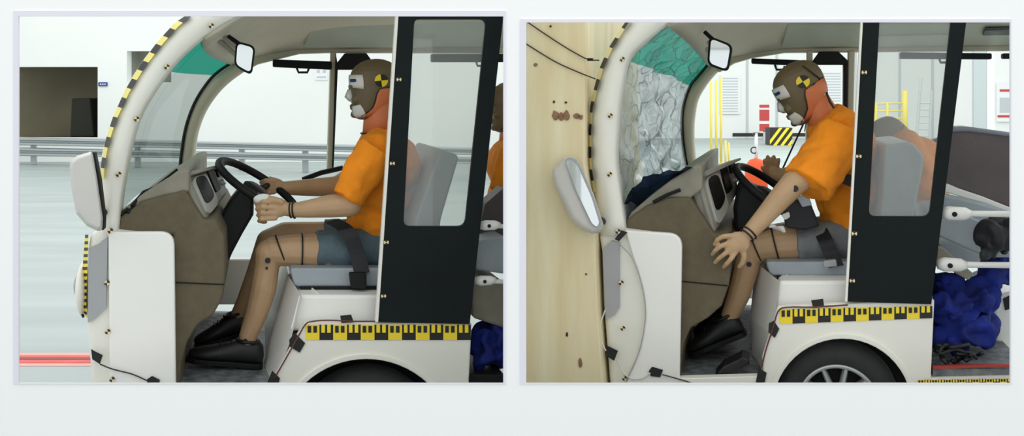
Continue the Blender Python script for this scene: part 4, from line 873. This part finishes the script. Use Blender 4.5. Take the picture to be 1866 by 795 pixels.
def build_head(root, X, face_tape=True, target=True, mark='tape_yellow'):
    rings = []
    for z, f, b, w in HEADZ:
        c, a = (f+b)/2, (b-f)/2; r = []
        for k in range(28):
            t = 2*math.pi*k/28; ct, st = math.cos(t), math.sin(t); e = 2/2.3
            r.append(Vector((c+a*math.copysign(abs(ct)**e, ct), w*math.copysign(abs(st)**e, st), z)))
        rings.append(r)
    nose = loft([[Vector((-0.080, -0.008, 0.005)), Vector((-0.095, 0, 0.005)), Vector((-0.080, 0.008, 0.005))], [Vector((-0.080, -0.016, -0.035)), Vector((-0.108, 0, -0.030)), Vector((-0.080, 0.016, -0.035))], [Vector((-0.076, -0.014, -0.046)), Vector((-0.094, 0, -0.044)), Vector((-0.076, 0.014, -0.046))]])
    parts = [loft(rings), nose]
    for s in (-1, 1):                                     # brow, cheek, lips
        parts.append(ellipsoid((-0.082, s*0.024, 0.008), (0.013, 0.022, 0.008))); parts.append(ellipsoid((-0.070, s*0.034, -0.040), (0.018, 0.020, 0.020)))
    parts.append(ellipsoid((-0.083, 0, -0.064), (0.010, 0.022, 0.005))); parts.append(ellipsoid((-0.082, 0, -0.074), (0.010, 0.020, 0.006))); parts.append(ellipsoid((-0.074, 0, -0.098), (0.016, 0.024, 0.014)))
    V, Fc = join(*parts)
    h = obj('head', ([X(v) for v in V], Fc), 'head_skin', root, remesh=0.0035, sm=4)
    def spatch(poly_rows, m, name, out=0.003, side=-1, th=0.002):
        rows = []
        for (x0, x1, z0, z1) in poly_rows: rows.append([X(head_surf(x0+(x1-x0)*j/8, z0+(z1-z0)*j/8, out, side)) for j in range(9)])
        V, Fc = loft(rows, closed=False)
        return obj(name, (V, Fc), m, h, solid=th, smooth=True)
    for side in (-1, 1):
        spatch([(0.012, 0.094, 0.000, 0.008), (0.004, 0.092, -0.02, -0.018), (0.000, 0.085, -0.045, -0.042), (-0.008, 0.066, -0.07, -0.068), (-0.026, 0.052, -0.088, -0.088), (-0.050, 0.030, -0.104, -0.108)], 'neck_skin', 'neck_skin_flap', 0.0035, side)
        pl = [(0.090, 0.010), (0.05, 0.002), (0.014, -0.002), (0.003, -0.022), (-0.002, -0.046), (-0.010, -0.070), (-0.027, -0.088), (-0.050, -0.104)]
        obj('seam', tube([X(head_surf(x, z, 0.004, side)) for x, z in pl], 0.0025*X.k, 6), 'joint_black', h, smooth=True)
    if face_tape:
        spatch([(-0.090, -0.045, 0.052, 0.050), (-0.0915, -0.043, 0.035, 0.033), (-0.091, -0.042, 0.018, 0.012), (-0.086, -0.042, 0.004, -0.002)], 'tape_white', 'face_tape', 0.003)
        spatch([(-0.085, -0.068, 0.036, 0.036), (-0.086, -0.066, 0.030, 0.030), (-0.085, -0.068, 0.024, 0.024)], 'marker_blue', 'eye_mark', 0.0052)
        spatch([(-0.080, -0.054, -0.066, -0.060), (-0.080, -0.045, -0.082, -0.074), (-0.079, -0.038, -0.098, -0.092), (-0.066, -0.038, -0.110, -0.106)], 'tape_white', 'chin_tape', 0.004)
        V, Fc = loft([[Vector((-0.084, -0.013, -0.002)), Vector((-0.0985, 0, -0.002)), Vector((-0.084, 0.013, -0.002))], [Vector((-0.084, -0.020, -0.034)), Vector((-0.111, 0, -0.031)), Vector((-0.084, 0.020, -0.034))], [Vector((-0.082, -0.016, -0.050)), Vector((-0.094, 0, -0.048)), Vector((-0.082, 0.016, -0.050))]])
        obj('nose_tape', ([X(v) for v in V], Fc), 'tape_white', h, smooth=True)
    if target:
        c0, r, n = (0.020, 0.028), 0.024, 24
        V, Fc, fm = [X(head_surf(c0[0], c0[1], 0.005))], [], []
        for q in (0.5, 1.0):
            for k in range(n): a = 2*math.pi*k/n+0.1; V.append(X(head_surf(c0[0]+q*r*math.cos(a), c0[1]+q*r*math.sin(a), 0.005)))
        for k in range(n):
            j = (k+1) % n; Fc += [[0, 1+k, 1+j], [1+k, 1+n+k, 1+n+j, 1+j]]; fm += [(k*4//n) % 2]*2
        obj('target_sticker', (V, Fc), None, h, mats=['tape_black', mark], fm=fm)
    return h
def limbs(bay, chain):                                   # [(px,py,d,r), ...] consecutive capsules
    out = []
    for a, b in zip(chain, chain[1:]): out.append(capsule(bay.pt(*a[:3]), a[3], bay.pt(*b[:3]), b[3]))
    return out
def ell(bay, p, rad, rot=0.0): return ellipsoid(bay.pt(*p), rad, rot)
def frustum(bay, a, b, n=20, flat=1.0):
    p0, p1 = bay.pt(*a[:3]), bay.pt(*b[:3]); return tube([p0, p0.lerp(p1, 0.5), p1], [a[3], (a[3]+b[3])/2, b[3]], n)
def ring(bay, root, a, b, r, name='joint_ring', w=0.003):  # thin black seam around a limb at a, limb direction a->b
    p0, p1 = bay.pt(*a), bay.pt(*b); t = (p1-p0).normalized(); u = t.orthogonal().normalized(); v = t.cross(u)
    return obj(name, torus(p0, u, v, r, w, 28, 6), 'joint_black', root, smooth=True)
def dot(bay, root, p, r, d, name='joint_bolt'): return obj(name, disc(bay.pt(p[0], p[1], d)+Vector((0, -0.003, 0)), (0, 1, 0), r, 14, 0.02), 'joint_black', root)

def shoe(bay, root, heel, toe, ankle, d, h=0.075, wd=0.047):
    """low lace shoe lofted from heel to toe; heel, toe: sole ends in pixels"""
    A, B = bay.pt(*heel, d), bay.pt(*toe, d); ax = (B-A); L_ = ax.length; ax.normalize(); up = Vector((-ax.z, 0, ax.x)); up = up if up.z > 0 else -up; sd = Vector((0, 1, 0)); rings = []
    for t_, w, hh, z0 in ((0.0, .45, .45, .12), (.03, .68, .78, .03), (.12, .78, 1.0, 0), (.28, .76, 1.02, 0), (.42, .80, .86, 0), (.58, .94, .70, 0), (.74, 1.0, .56, 0.0), (.88, .88, .46, .02), (.96, .62, .38, .06), (1.0, .3, .28, .12)):
        c = A+ax*L_*t_; r = []
        for k in range(18):
            a = 2*math.pi*k/18; ca, sa = math.cos(a), math.sin(a); e = 0.7
            x = math.copysign(abs(ca)**e, ca)*wd*w*(1.0 if sa < 0 else 1-0.25*sa); z = (math.copysign(abs(sa)**e, sa)*0.5+0.5)*(hh-z0)*h+z0*h; r.append(c+sd*x+up*z)
        rings.append(r)
    so = obj('shoe', loft(rings), 'shoe_black', root, smooth=True)
    V, Fc = [], []
    rr = []
    for t_, w in ((-.01, .5), (.04, .78), (.14, .86), (.4, .84), (.72, 1.07), (.9, .92), (.99, .6), (1.02, .3)): rr.append((A+ax*L_*t_, w*wd))
    obj('sole', loft([[c-sd*w-up*.012, c+sd*w-up*.012, c+sd*w+up*.006, c-sd*w+up*.006] for c, w in rr]), 'rubber_black', so, bevel=0.003)
    p = A+ax*L_*0.24+up*h*0.98; obj('shoe_collar', torus(p-up*.006, ax, sd, .037, .006, 24, 8), 'shoe_black', so, smooth=True)
    for q in (.46, .53, .60): c = A+ax*L_*q+up*h*(1.05-q*0.55); obj('lace', tube([c-sd*.022-up*.004, c+up*.003, c+sd*.022-up*.004], .0035, 6), 'plastic_black', so)
    return so
# ---------------- driver of the intact cart
def dummy_left():
    b = BL; t = thing('crash_test_dummy', 'dummy in orange shirt sitting upright with both hands on the wheel of the intact cart', 'dummy', b, b.pt(690, 489, 0.42))
    near_leg = limbs(b, [(690, 454, .31, .066), (600, 458, .30, .066), (530, 457, .30, .058), (500, 458, .30, .052)])+limbs(b, [(489, 462, .30, .049), (487, 482, .30, .044), (480, 525, .30, .047), (468, 570, .30, .041), (452, 612, .30, .032), (452, 630, .3, .03)])
    far_leg = limbs(b, [(688, 434, .55, .062), (590, 432, .56, .060), (520, 430, .56, .054), (490, 440, .56, .048), (470, 500, .57, .045), (452, 545, .57, .04), (435, 575, .58, .032)])
    near_arm = limbs(b, [(688, 290, .22, .038), (662, 332, .20, .038), (640, 370, .188, .042)])+limbs(b, [(638, 373, .188, .043), (600, 376, .20, .041), (560, 381, .22, .032), (538, 383, .23, .027), (525, 382, .235, .025)])
    far_arm = limbs(b, [(690, 280, .64, .055), (650, 320, .64, .048), (615, 340, .64, .042), (560, 342, .61, .034), (520, 343, .58, .027)])
    hand = [ell(b, (508, 379, .235), (.036, .018, .034), 0.1), ell(b, (498, 377, .24), (.026, .016, .036))]
    for k, (y0, y1, y2) in enumerate(((369, 367, 371), (379, 378, 381), (389, 389, 391), (398, 400, 400))):   # fingers curled round the rim
        hand += limbs(b, [(502, y0, .225, .0085), (479-k*1, y1, .214, .0080), (466+k*2, y1+3, .232, .0076), (470+k*3, y2+5, .262, .0072), (484, y2+5, .268, .007)])
    hand += limbs(b, [(512, 368, .225, .013), (492, 362, .222, .0115), (474, 364, .232, .0105), (466, 366, .236, .0095)])   # thumb along the rim
    fhand = [ell(b, (506, 340, .57), (.034, .018, .026)),]
    for k, (y0, y1) in enumerate(((331, 329), (337, 336), (344, 344), (350, 352))):
        fhand += limbs(b, [(500, y0, .56, .0095), (484+k, y1, .55, .009), (476+k*2, y1+3, .565, .0085), (482+k*2, y1+6, .585, .008)])
    fhand += limbs(b, [(508, 331, .57, .011), (492, 326, .58, .010), (482, 330, .59, .009)])
    trunk = [ell(b, (700, 320, .42), (.11, .16, .14)), ell(b, (686, 405, .42), (.09, .15, .13)), ell(b, (684, 448, .42), (.09, .17, .055))]+limbs(b, [(695, 275, .42, .06), (690, 235, .42, .05), (690, 205, .42, .05)])
    obj('body', join(*near_leg, *far_leg, *near_arm, *far_arm, *hand, *fhand, *trunk), 'vinyl_skin', t, remesh=0.004, sm=3)
    X = Xf(b.pt(681, 161, .42), 0.02); build_head(t, X)
    nk = obj('neck', join(frustum(b, (694, 185, .42, .060), (690, 246, .42, .062))), 'neck_skin', t, smooth=True)
    ring(b, nk, (690, 243, .42), (690, 200, .42), .066, 'collar_seam', .004)
    # shirt
    sh = [ell(b, (703, 300, .42), (.132, .19, .125), -0.1), ell(b, (686, 350, .42), (.128, .185, .14), 0.05), ell(b, (684, 405, .42), (.108, .175, .12)), ell(b, (684, 436, .42), (.09, .175, .065))]
    sh += limbs(b, [(690, 262, .42, .075), (692, 275, .26, .068)])+limbs(b, [(692, 270, .42, .075), (695, 278, .60, .066)])
    sh += [frustum(b, (686, 272, .215, .075), (633, 363, .185, .060)), frustum(b, (688, 275, .625, .075), (640, 335, .645, .06))]
    sh += [frustum(b, (692, 262, .42, .078), (689, 240, .42, .064))]
    obj('shirt', join(*sh), 'shirt_orange', t, remesh=0.006, sm=5, disp=(0.065, 0.026))
    s2 = [frustum(b, (690, 452, .31, .076), (576, 456, .30, .071)), ell(b, (690, 452, .31), (.075, .08, .070)), frustum(b, (690, 430, .55, .070), (590, 431, .56, .068)), ell(b, (684, 448, .43), (.09, .18, .056))]
    obj('shorts', join(*s2), 'shorts_blue', t, remesh=0.006, sm=3, disp=(0.05, 0.012))
    shoe(b, t, (478, 664), (342, 652), None, .30, .088); shoe(b, t, (460, 600), (356, 630), None, .58, .085)
    ring(b, t, (550, 457, .30), (500, 458, .30), .064, 'thigh_seam'); ring(b, t, (536, 383, .232), (560, 381, .22), .029, 'wrist_ring'); ring(b, t, (530, 383, .234), (560, 381, .22), .027, 'wrist_ring')
    obj('knee_seam', torus(b.pt(512, 455, .30), Vector((0, 1, 0)), b.pt(520, 480, .3)-b.pt(505, 440, .3), .056, .003, 28, 6), 'joint_black', t, smooth=True)
    dot(b, t, (488, 475), .010, .252); dot(b, t, (486, 489), .005, .254); dot(b, t, (447, 622), .008, .267)
    obj('thumb_tape', ell(b, (478, 362, .224), (.031, .012, .017), -0.1), 'tape_white', t, smooth=True)
    # lap belt
    path = [b.pt(*p) for p in ((604, 402, .27), (632, 420, .20), (650, 460, .19), (660, 500, .17))]
    bl = thing('seat_belt', 'black lap belt across the hip of the upright driver dummy', 'seat belt', b, b.pt(650, 500, .17))
    obj('webbing', loft([[p+Vector((-0.026, 0, -0.006)), p+Vector((0.026, 0, 0.006)), p+Vector((0.026, 0.004, 0.006)), p+Vector((-0.026, 0.004, -0.006))] for p in spline(path, 14)]), 'belt_black', bl)
    obj('buckle', prism(b, rounded([(636, 498), (668, 498), (668, 528), (640, 526)], 4), .13, .16), 'plastic_black', bl, bevel=0.004)
dummy_left()

# ---------------- driver of the crashed cart, thrown forward
def dummy_right():
    b = BR; t = thing('crash_test_dummy', 'dummy in orange shirt thrown forward, hand on its knee, in the crashed cart', 'dummy', b, b.pt(1530, 478, 0.42))
    near_leg = limbs(b, [(1552, 440, .31, .06), (1480, 442, .30, .064), (1420, 446, .29, .060), (1385, 452, .29, .052), (1366, 463, .29, .048), (1357, 500, .29, .044), (1345, 540, .29, .040), (1330, 575, .29, .032), (1327, 590, .29, .03)])
    far_leg = limbs(b, [(1545, 424, .55, .052), (1450, 426, .56, .052), (1390, 436, .56, .05), (1368, 450, .56, .046), (1350, 510, .57, .042), (1330, 550, .58, .035)])
    near_arm = limbs(b, [(1535, 262, .22, .04), (1490, 300, .15, .04), (1455, 330, .10, .042)])+limbs(b, [(1447, 334, .10, .044), (1425, 358, .085, .040), (1390, 398, .06, .032), (1366, 424, .035, .026)])
    hand = [ell(b, (1347, 441, .025), (.038, .017, .033), 0.75), ell(b, (1336, 449, .02), (.026, .016, .034), 0.6)]
    for (p, q, r, s) in (((1334, 430), (1318, 431), (1307, 437), (1302, 446)), ((1330, 442), (1313, 449), (1303, 457), (1298, 464)), ((1333, 453), (1319, 464), (1309, 472), (1303, 479)), ((1340, 460), (1332, 472), (1324, 481), (1319, 487))):
        hand += limbs(b, [(*p, .018, .0095), (*q, .010, .0088), (*r, .014, .0080), (*s, .028, .0072)])
    hand += limbs(b, [(1353, 453, .03, .012), (1356, 467, .030, .0105), (1353, 479, .034, .0092), (1347, 486, .040, .008)])
    far_arm = limbs(b, [(1525, 250, .64, .055), (1480, 290, .66, .046), (1450, 320, .68, .040), (1420, 322, .70, .032), (1412, 320, .70, .028)])
    fh = [ell(b, (1408, 314, .70), (.026, .016, .034))]
    for (p, q, r) in (((1400, 308), (1395, 300), (1393, 293)), ((1404, 305), (1400, 294), (1399, 286)), ((1410, 304), (1409, 293), (1410, 286)), ((1415, 306), (1417, 297), (1419, 291))):
        fh += limbs(b, [(*p, .70, .0105), (*q, .69, .0095), (*r, .685, .008)])
    fh += limbs(b, [(1402, 318, .70, .012), (1395, 312, .68, .0105), (1390, 306, .67, .009)])
    trunk = [ell(b, (1535, 300, .42), (.10, .15, .14), 0.3), ell(b, (1542, 385, .42), (.085, .15, .12)), ell(b, (1544, 436, .42), (.085, .17, .05))]+limbs(b, [(1525, 255, .42, .06), (1500, 215, .42, .05), (1480, 190, .42, .048)])
    obj('body', join(*near_leg, *far_leg, *near_arm, *hand, *far_arm, *fh, *trunk), 'vinyl_skin', t, remesh=0.004, sm=3)
    X = Xf(b.pt(1459, 166, .42), 0.47, 0.97); build_head(t, X)
    nk = obj('neck', frustum(b, (1480, 178, .42, .054), (1508, 230, .42, .064)), 'neck_skin', t, smooth=True)
    obj('neck_seam', tube(b.pts([(1506, 168, .37), (1512, 185, .36), (1524, 204, .35)]), .004, 6), 'joint_black', nk)
    obj('head_strap', tube([X(head_surf(x, z, .004)) for x, z in ((0.045, 0.082), (0.055, 0.06), (0.066, 0.035), (0.078, 0.008))], .0025, 6), 'joint_black', t, label='black line down the back of the head')
    sh = [ell(b, (1536, 285, .42), (.115, .19, .15), 0.35), ell(b, (1541, 350, .42), (.105, .185, .14), 0.1), ell(b, (1545, 400, .42), (.095, .175, .10)), ell(b, (1542, 424, .42), (.08, .175, .05))]
    sh += limbs(b, [(1518, 245, .42, .085), (1530, 250, .24, .075)])+limbs(b, [(1518, 240, .42, .085), (1525, 250, .60, .07)])
    sh += [frustum(b, (1535, 250, .205, .09), (1470, 338, .11, .086)), frustum(b, (1525, 250, .63, .075), (1475, 300, .66, .06)), frustum(b, (1520, 235, .42, .095), (1500, 212, .42, .068))]
    sh += limbs(b, [(1534, 216, .30, .045), (1540, 222, .22, .045)])
    obj('shirt', join(*sh), 'shirt_orange', t, remesh=0.006, sm=5, disp=(0.065, 0.026))
    s2 = [frustum(b, (1540, 438, .31, .074), (1450, 444, .295, .070)), ell(b, (1540, 438, .31), (.07, .075, .068)), frustum(b, (1540, 422, .55, .062), (1455, 425, .56, .060)), ell(b, (1545, 436, .43), (.08, .18, .05))]
    obj('shorts', join(*s2), 'shorts_grey', t, remesh=0.006, sm=3, disp=(0.05, 0.012))
    shoe(b, t, (1358, 604), (1256, 644), None, .29, .085); shoe(b, t, (1345, 580), (1268, 613), None, .58, .08)
    ring(b, t, (1413, 446, .29), (1385, 452, .29), .0625, 'thigh_seam'); ring(b, t, (1366, 424, .035), (1390, 398, .06), .0275, 'wrist_ring'); ring(b, t, (1361, 429, .032), (1390, 398, .06), .026, 'wrist_ring')
    obj('knee_seam', torus(b.pt(1378, 452, .29), Vector((0, 1, 0)), b.pt(1384, 478, .3)-b.pt(1368, 440, .3), .053, .003, 28, 6), 'joint_black', t, smooth=True)
    dot(b, t, (1449, 344), .011, .058); dot(b, t, (1365, 482), .009, .243); dot(b, t, (1322, 583), .008, .259)
    bl = thing('seat_belt', 'black lap belt over the hip of the dummy thrown forward', 'seat belt', b, b.pt(1515, 490, .18))
    path = [b.pt(*p) for p in ((1494, 418, .26), (1505, 440, .21), (1514, 462, .20), (1524, 486, .17))]
    obj('webbing', loft([[p+Vector((-0.024, 0, -0.006)), p+Vector((0.024, 0, 0.006)), p+Vector((0.024, 0.004, 0.006)), p+Vector((-0.024, 0.004, -0.006))] for p in spline(path, 14)]), 'belt_black', bl)
    obj('buckle', prism(b, rounded([(1500, 476), (1524, 474), (1526, 486), (1502, 488)], 3), .13, .16), 'grey_film', bl, bevel=0.004)
    obj('shoulder_strap', prism(b, [(1528, 312), (1560, 322), (1560, 345), (1524, 330)], .185, .20), 'belt_black', bl)
    k = thing('data_box', 'black data recorder box with white connectors behind the forearm of the forward dummy', 'recorder', b, b.pt(1455, 420, .5))
    obj('case', prism(b, rounded([(1424, 378), (1440, 362), (1478, 372), (1494, 412), (1470, 420), (1432, 416)], 5), .195, .245), 'belt_black', k, bevel=0.008)
    obj('connector', prism(b, rounded([(1424, 392), (1438, 386), (1440, 396), (1430, 402)], 3), .18, .20), 'card_white', k, bevel=0.003)
    obj('connector', prism(b, rounded([(1400, 415), (1408, 408), (1426, 424), (1432, 424), (1428, 412)], 3), .185, .205), 'card_white', k, bevel=0.003)
    obj('connector', prism(b, rounded([(1452, 360), (1472, 352), (1480, 374), (1462, 378)], 3), .18, .20), 'blue_grey_film', k, bevel=0.003)
    r = thing('antenna_rod', 'thin black rod rising beside the chin of the forward dummy', 'rod', b, b.pt(1432, 292, .75))
    obj('shaft', tube(b.pts([(1426, 308, .70), (1464, 226, .72)]), .0035, 8), 'joint_black', r)
    obj('tip', tube(b.pts([(1464, 226, .72), (1469, 222, .72), (1466, 240, .72)]), .002, 6), 'joint_black', r)
dummy_right()

# ---------------- passengers in the rear seats, seen only in part
def passenger_left():
    b = BL; t = thing('crash_test_dummy', 'rear passenger dummy in orange shirt partly hidden behind the black door of the intact cart', 'dummy', b, b.pt(930, 432, .62))
    X = Xf(b.pt(930, 193, .62), 0.0, 0.92); build_head(t, X, False, False)
    obj('neck', frustum(b, (936, 215, .62, .052), (934, 256, .62, .056)), 'neck_skin', t, smooth=True)
    obj('shirt', join(ell(b, (934, 300, .62), (.105, .17, .12)), ell(b, (932, 360, .62), (.10, .165, .10)), ell(b, (930, 400, .62), (.095, .16, .07)), *limbs(b, [(938, 268, .52, .055), (938, 268, .72, .055)]), frustum(b, (934, 275, .47, .06), (914, 350, .45, .05))), 'shirt_orange', t, remesh=0.007, sm=4, disp=(.09, .014))
    obj('body', join(*limbs(b, [(916, 345, .45, .04), (908, 372, .45, .036), (896, 382, .44, .03), (888, 385, .44, .026)]), ell(b, (884, 386, .44), (.02, .015, .025)), ell(b, (930, 420, .62), (.09, .15, .05))), 'vinyl_skin', t, remesh=0.006, sm=3)
passenger_left()
def passenger_right():
    b = BR; t = thing('crash_test_dummy', 'rear passenger dummy in orange slumped behind the seat seen through the crashed cart door window', 'dummy', b, b.pt(1665, 400, .95))
    X = Xf(b.pt(1622, 262, .95), 0.9, 0.95); build_head(t, X, False, False)
    obj('shirt', join(ell(b, (1668, 300, .95), (.11, .16, .12), .6), ell(b, (1685, 350, .95), (.09, .15, .10)), *limbs(b, [(1650, 262, .88, .06), (1680, 300, .8, .05)])), 'shirt_orange', t, remesh=0.007, sm=4, disp=(.09, .014))
    obj('body', join(ell(b, (1690, 400, .95), (.09, .15, .08)), *limbs(b, [(1640, 255, .95, .05), (1660, 275, .95, .055)])), 'neck_skin', t, remesh=0.007, sm=3)
passenger_right()
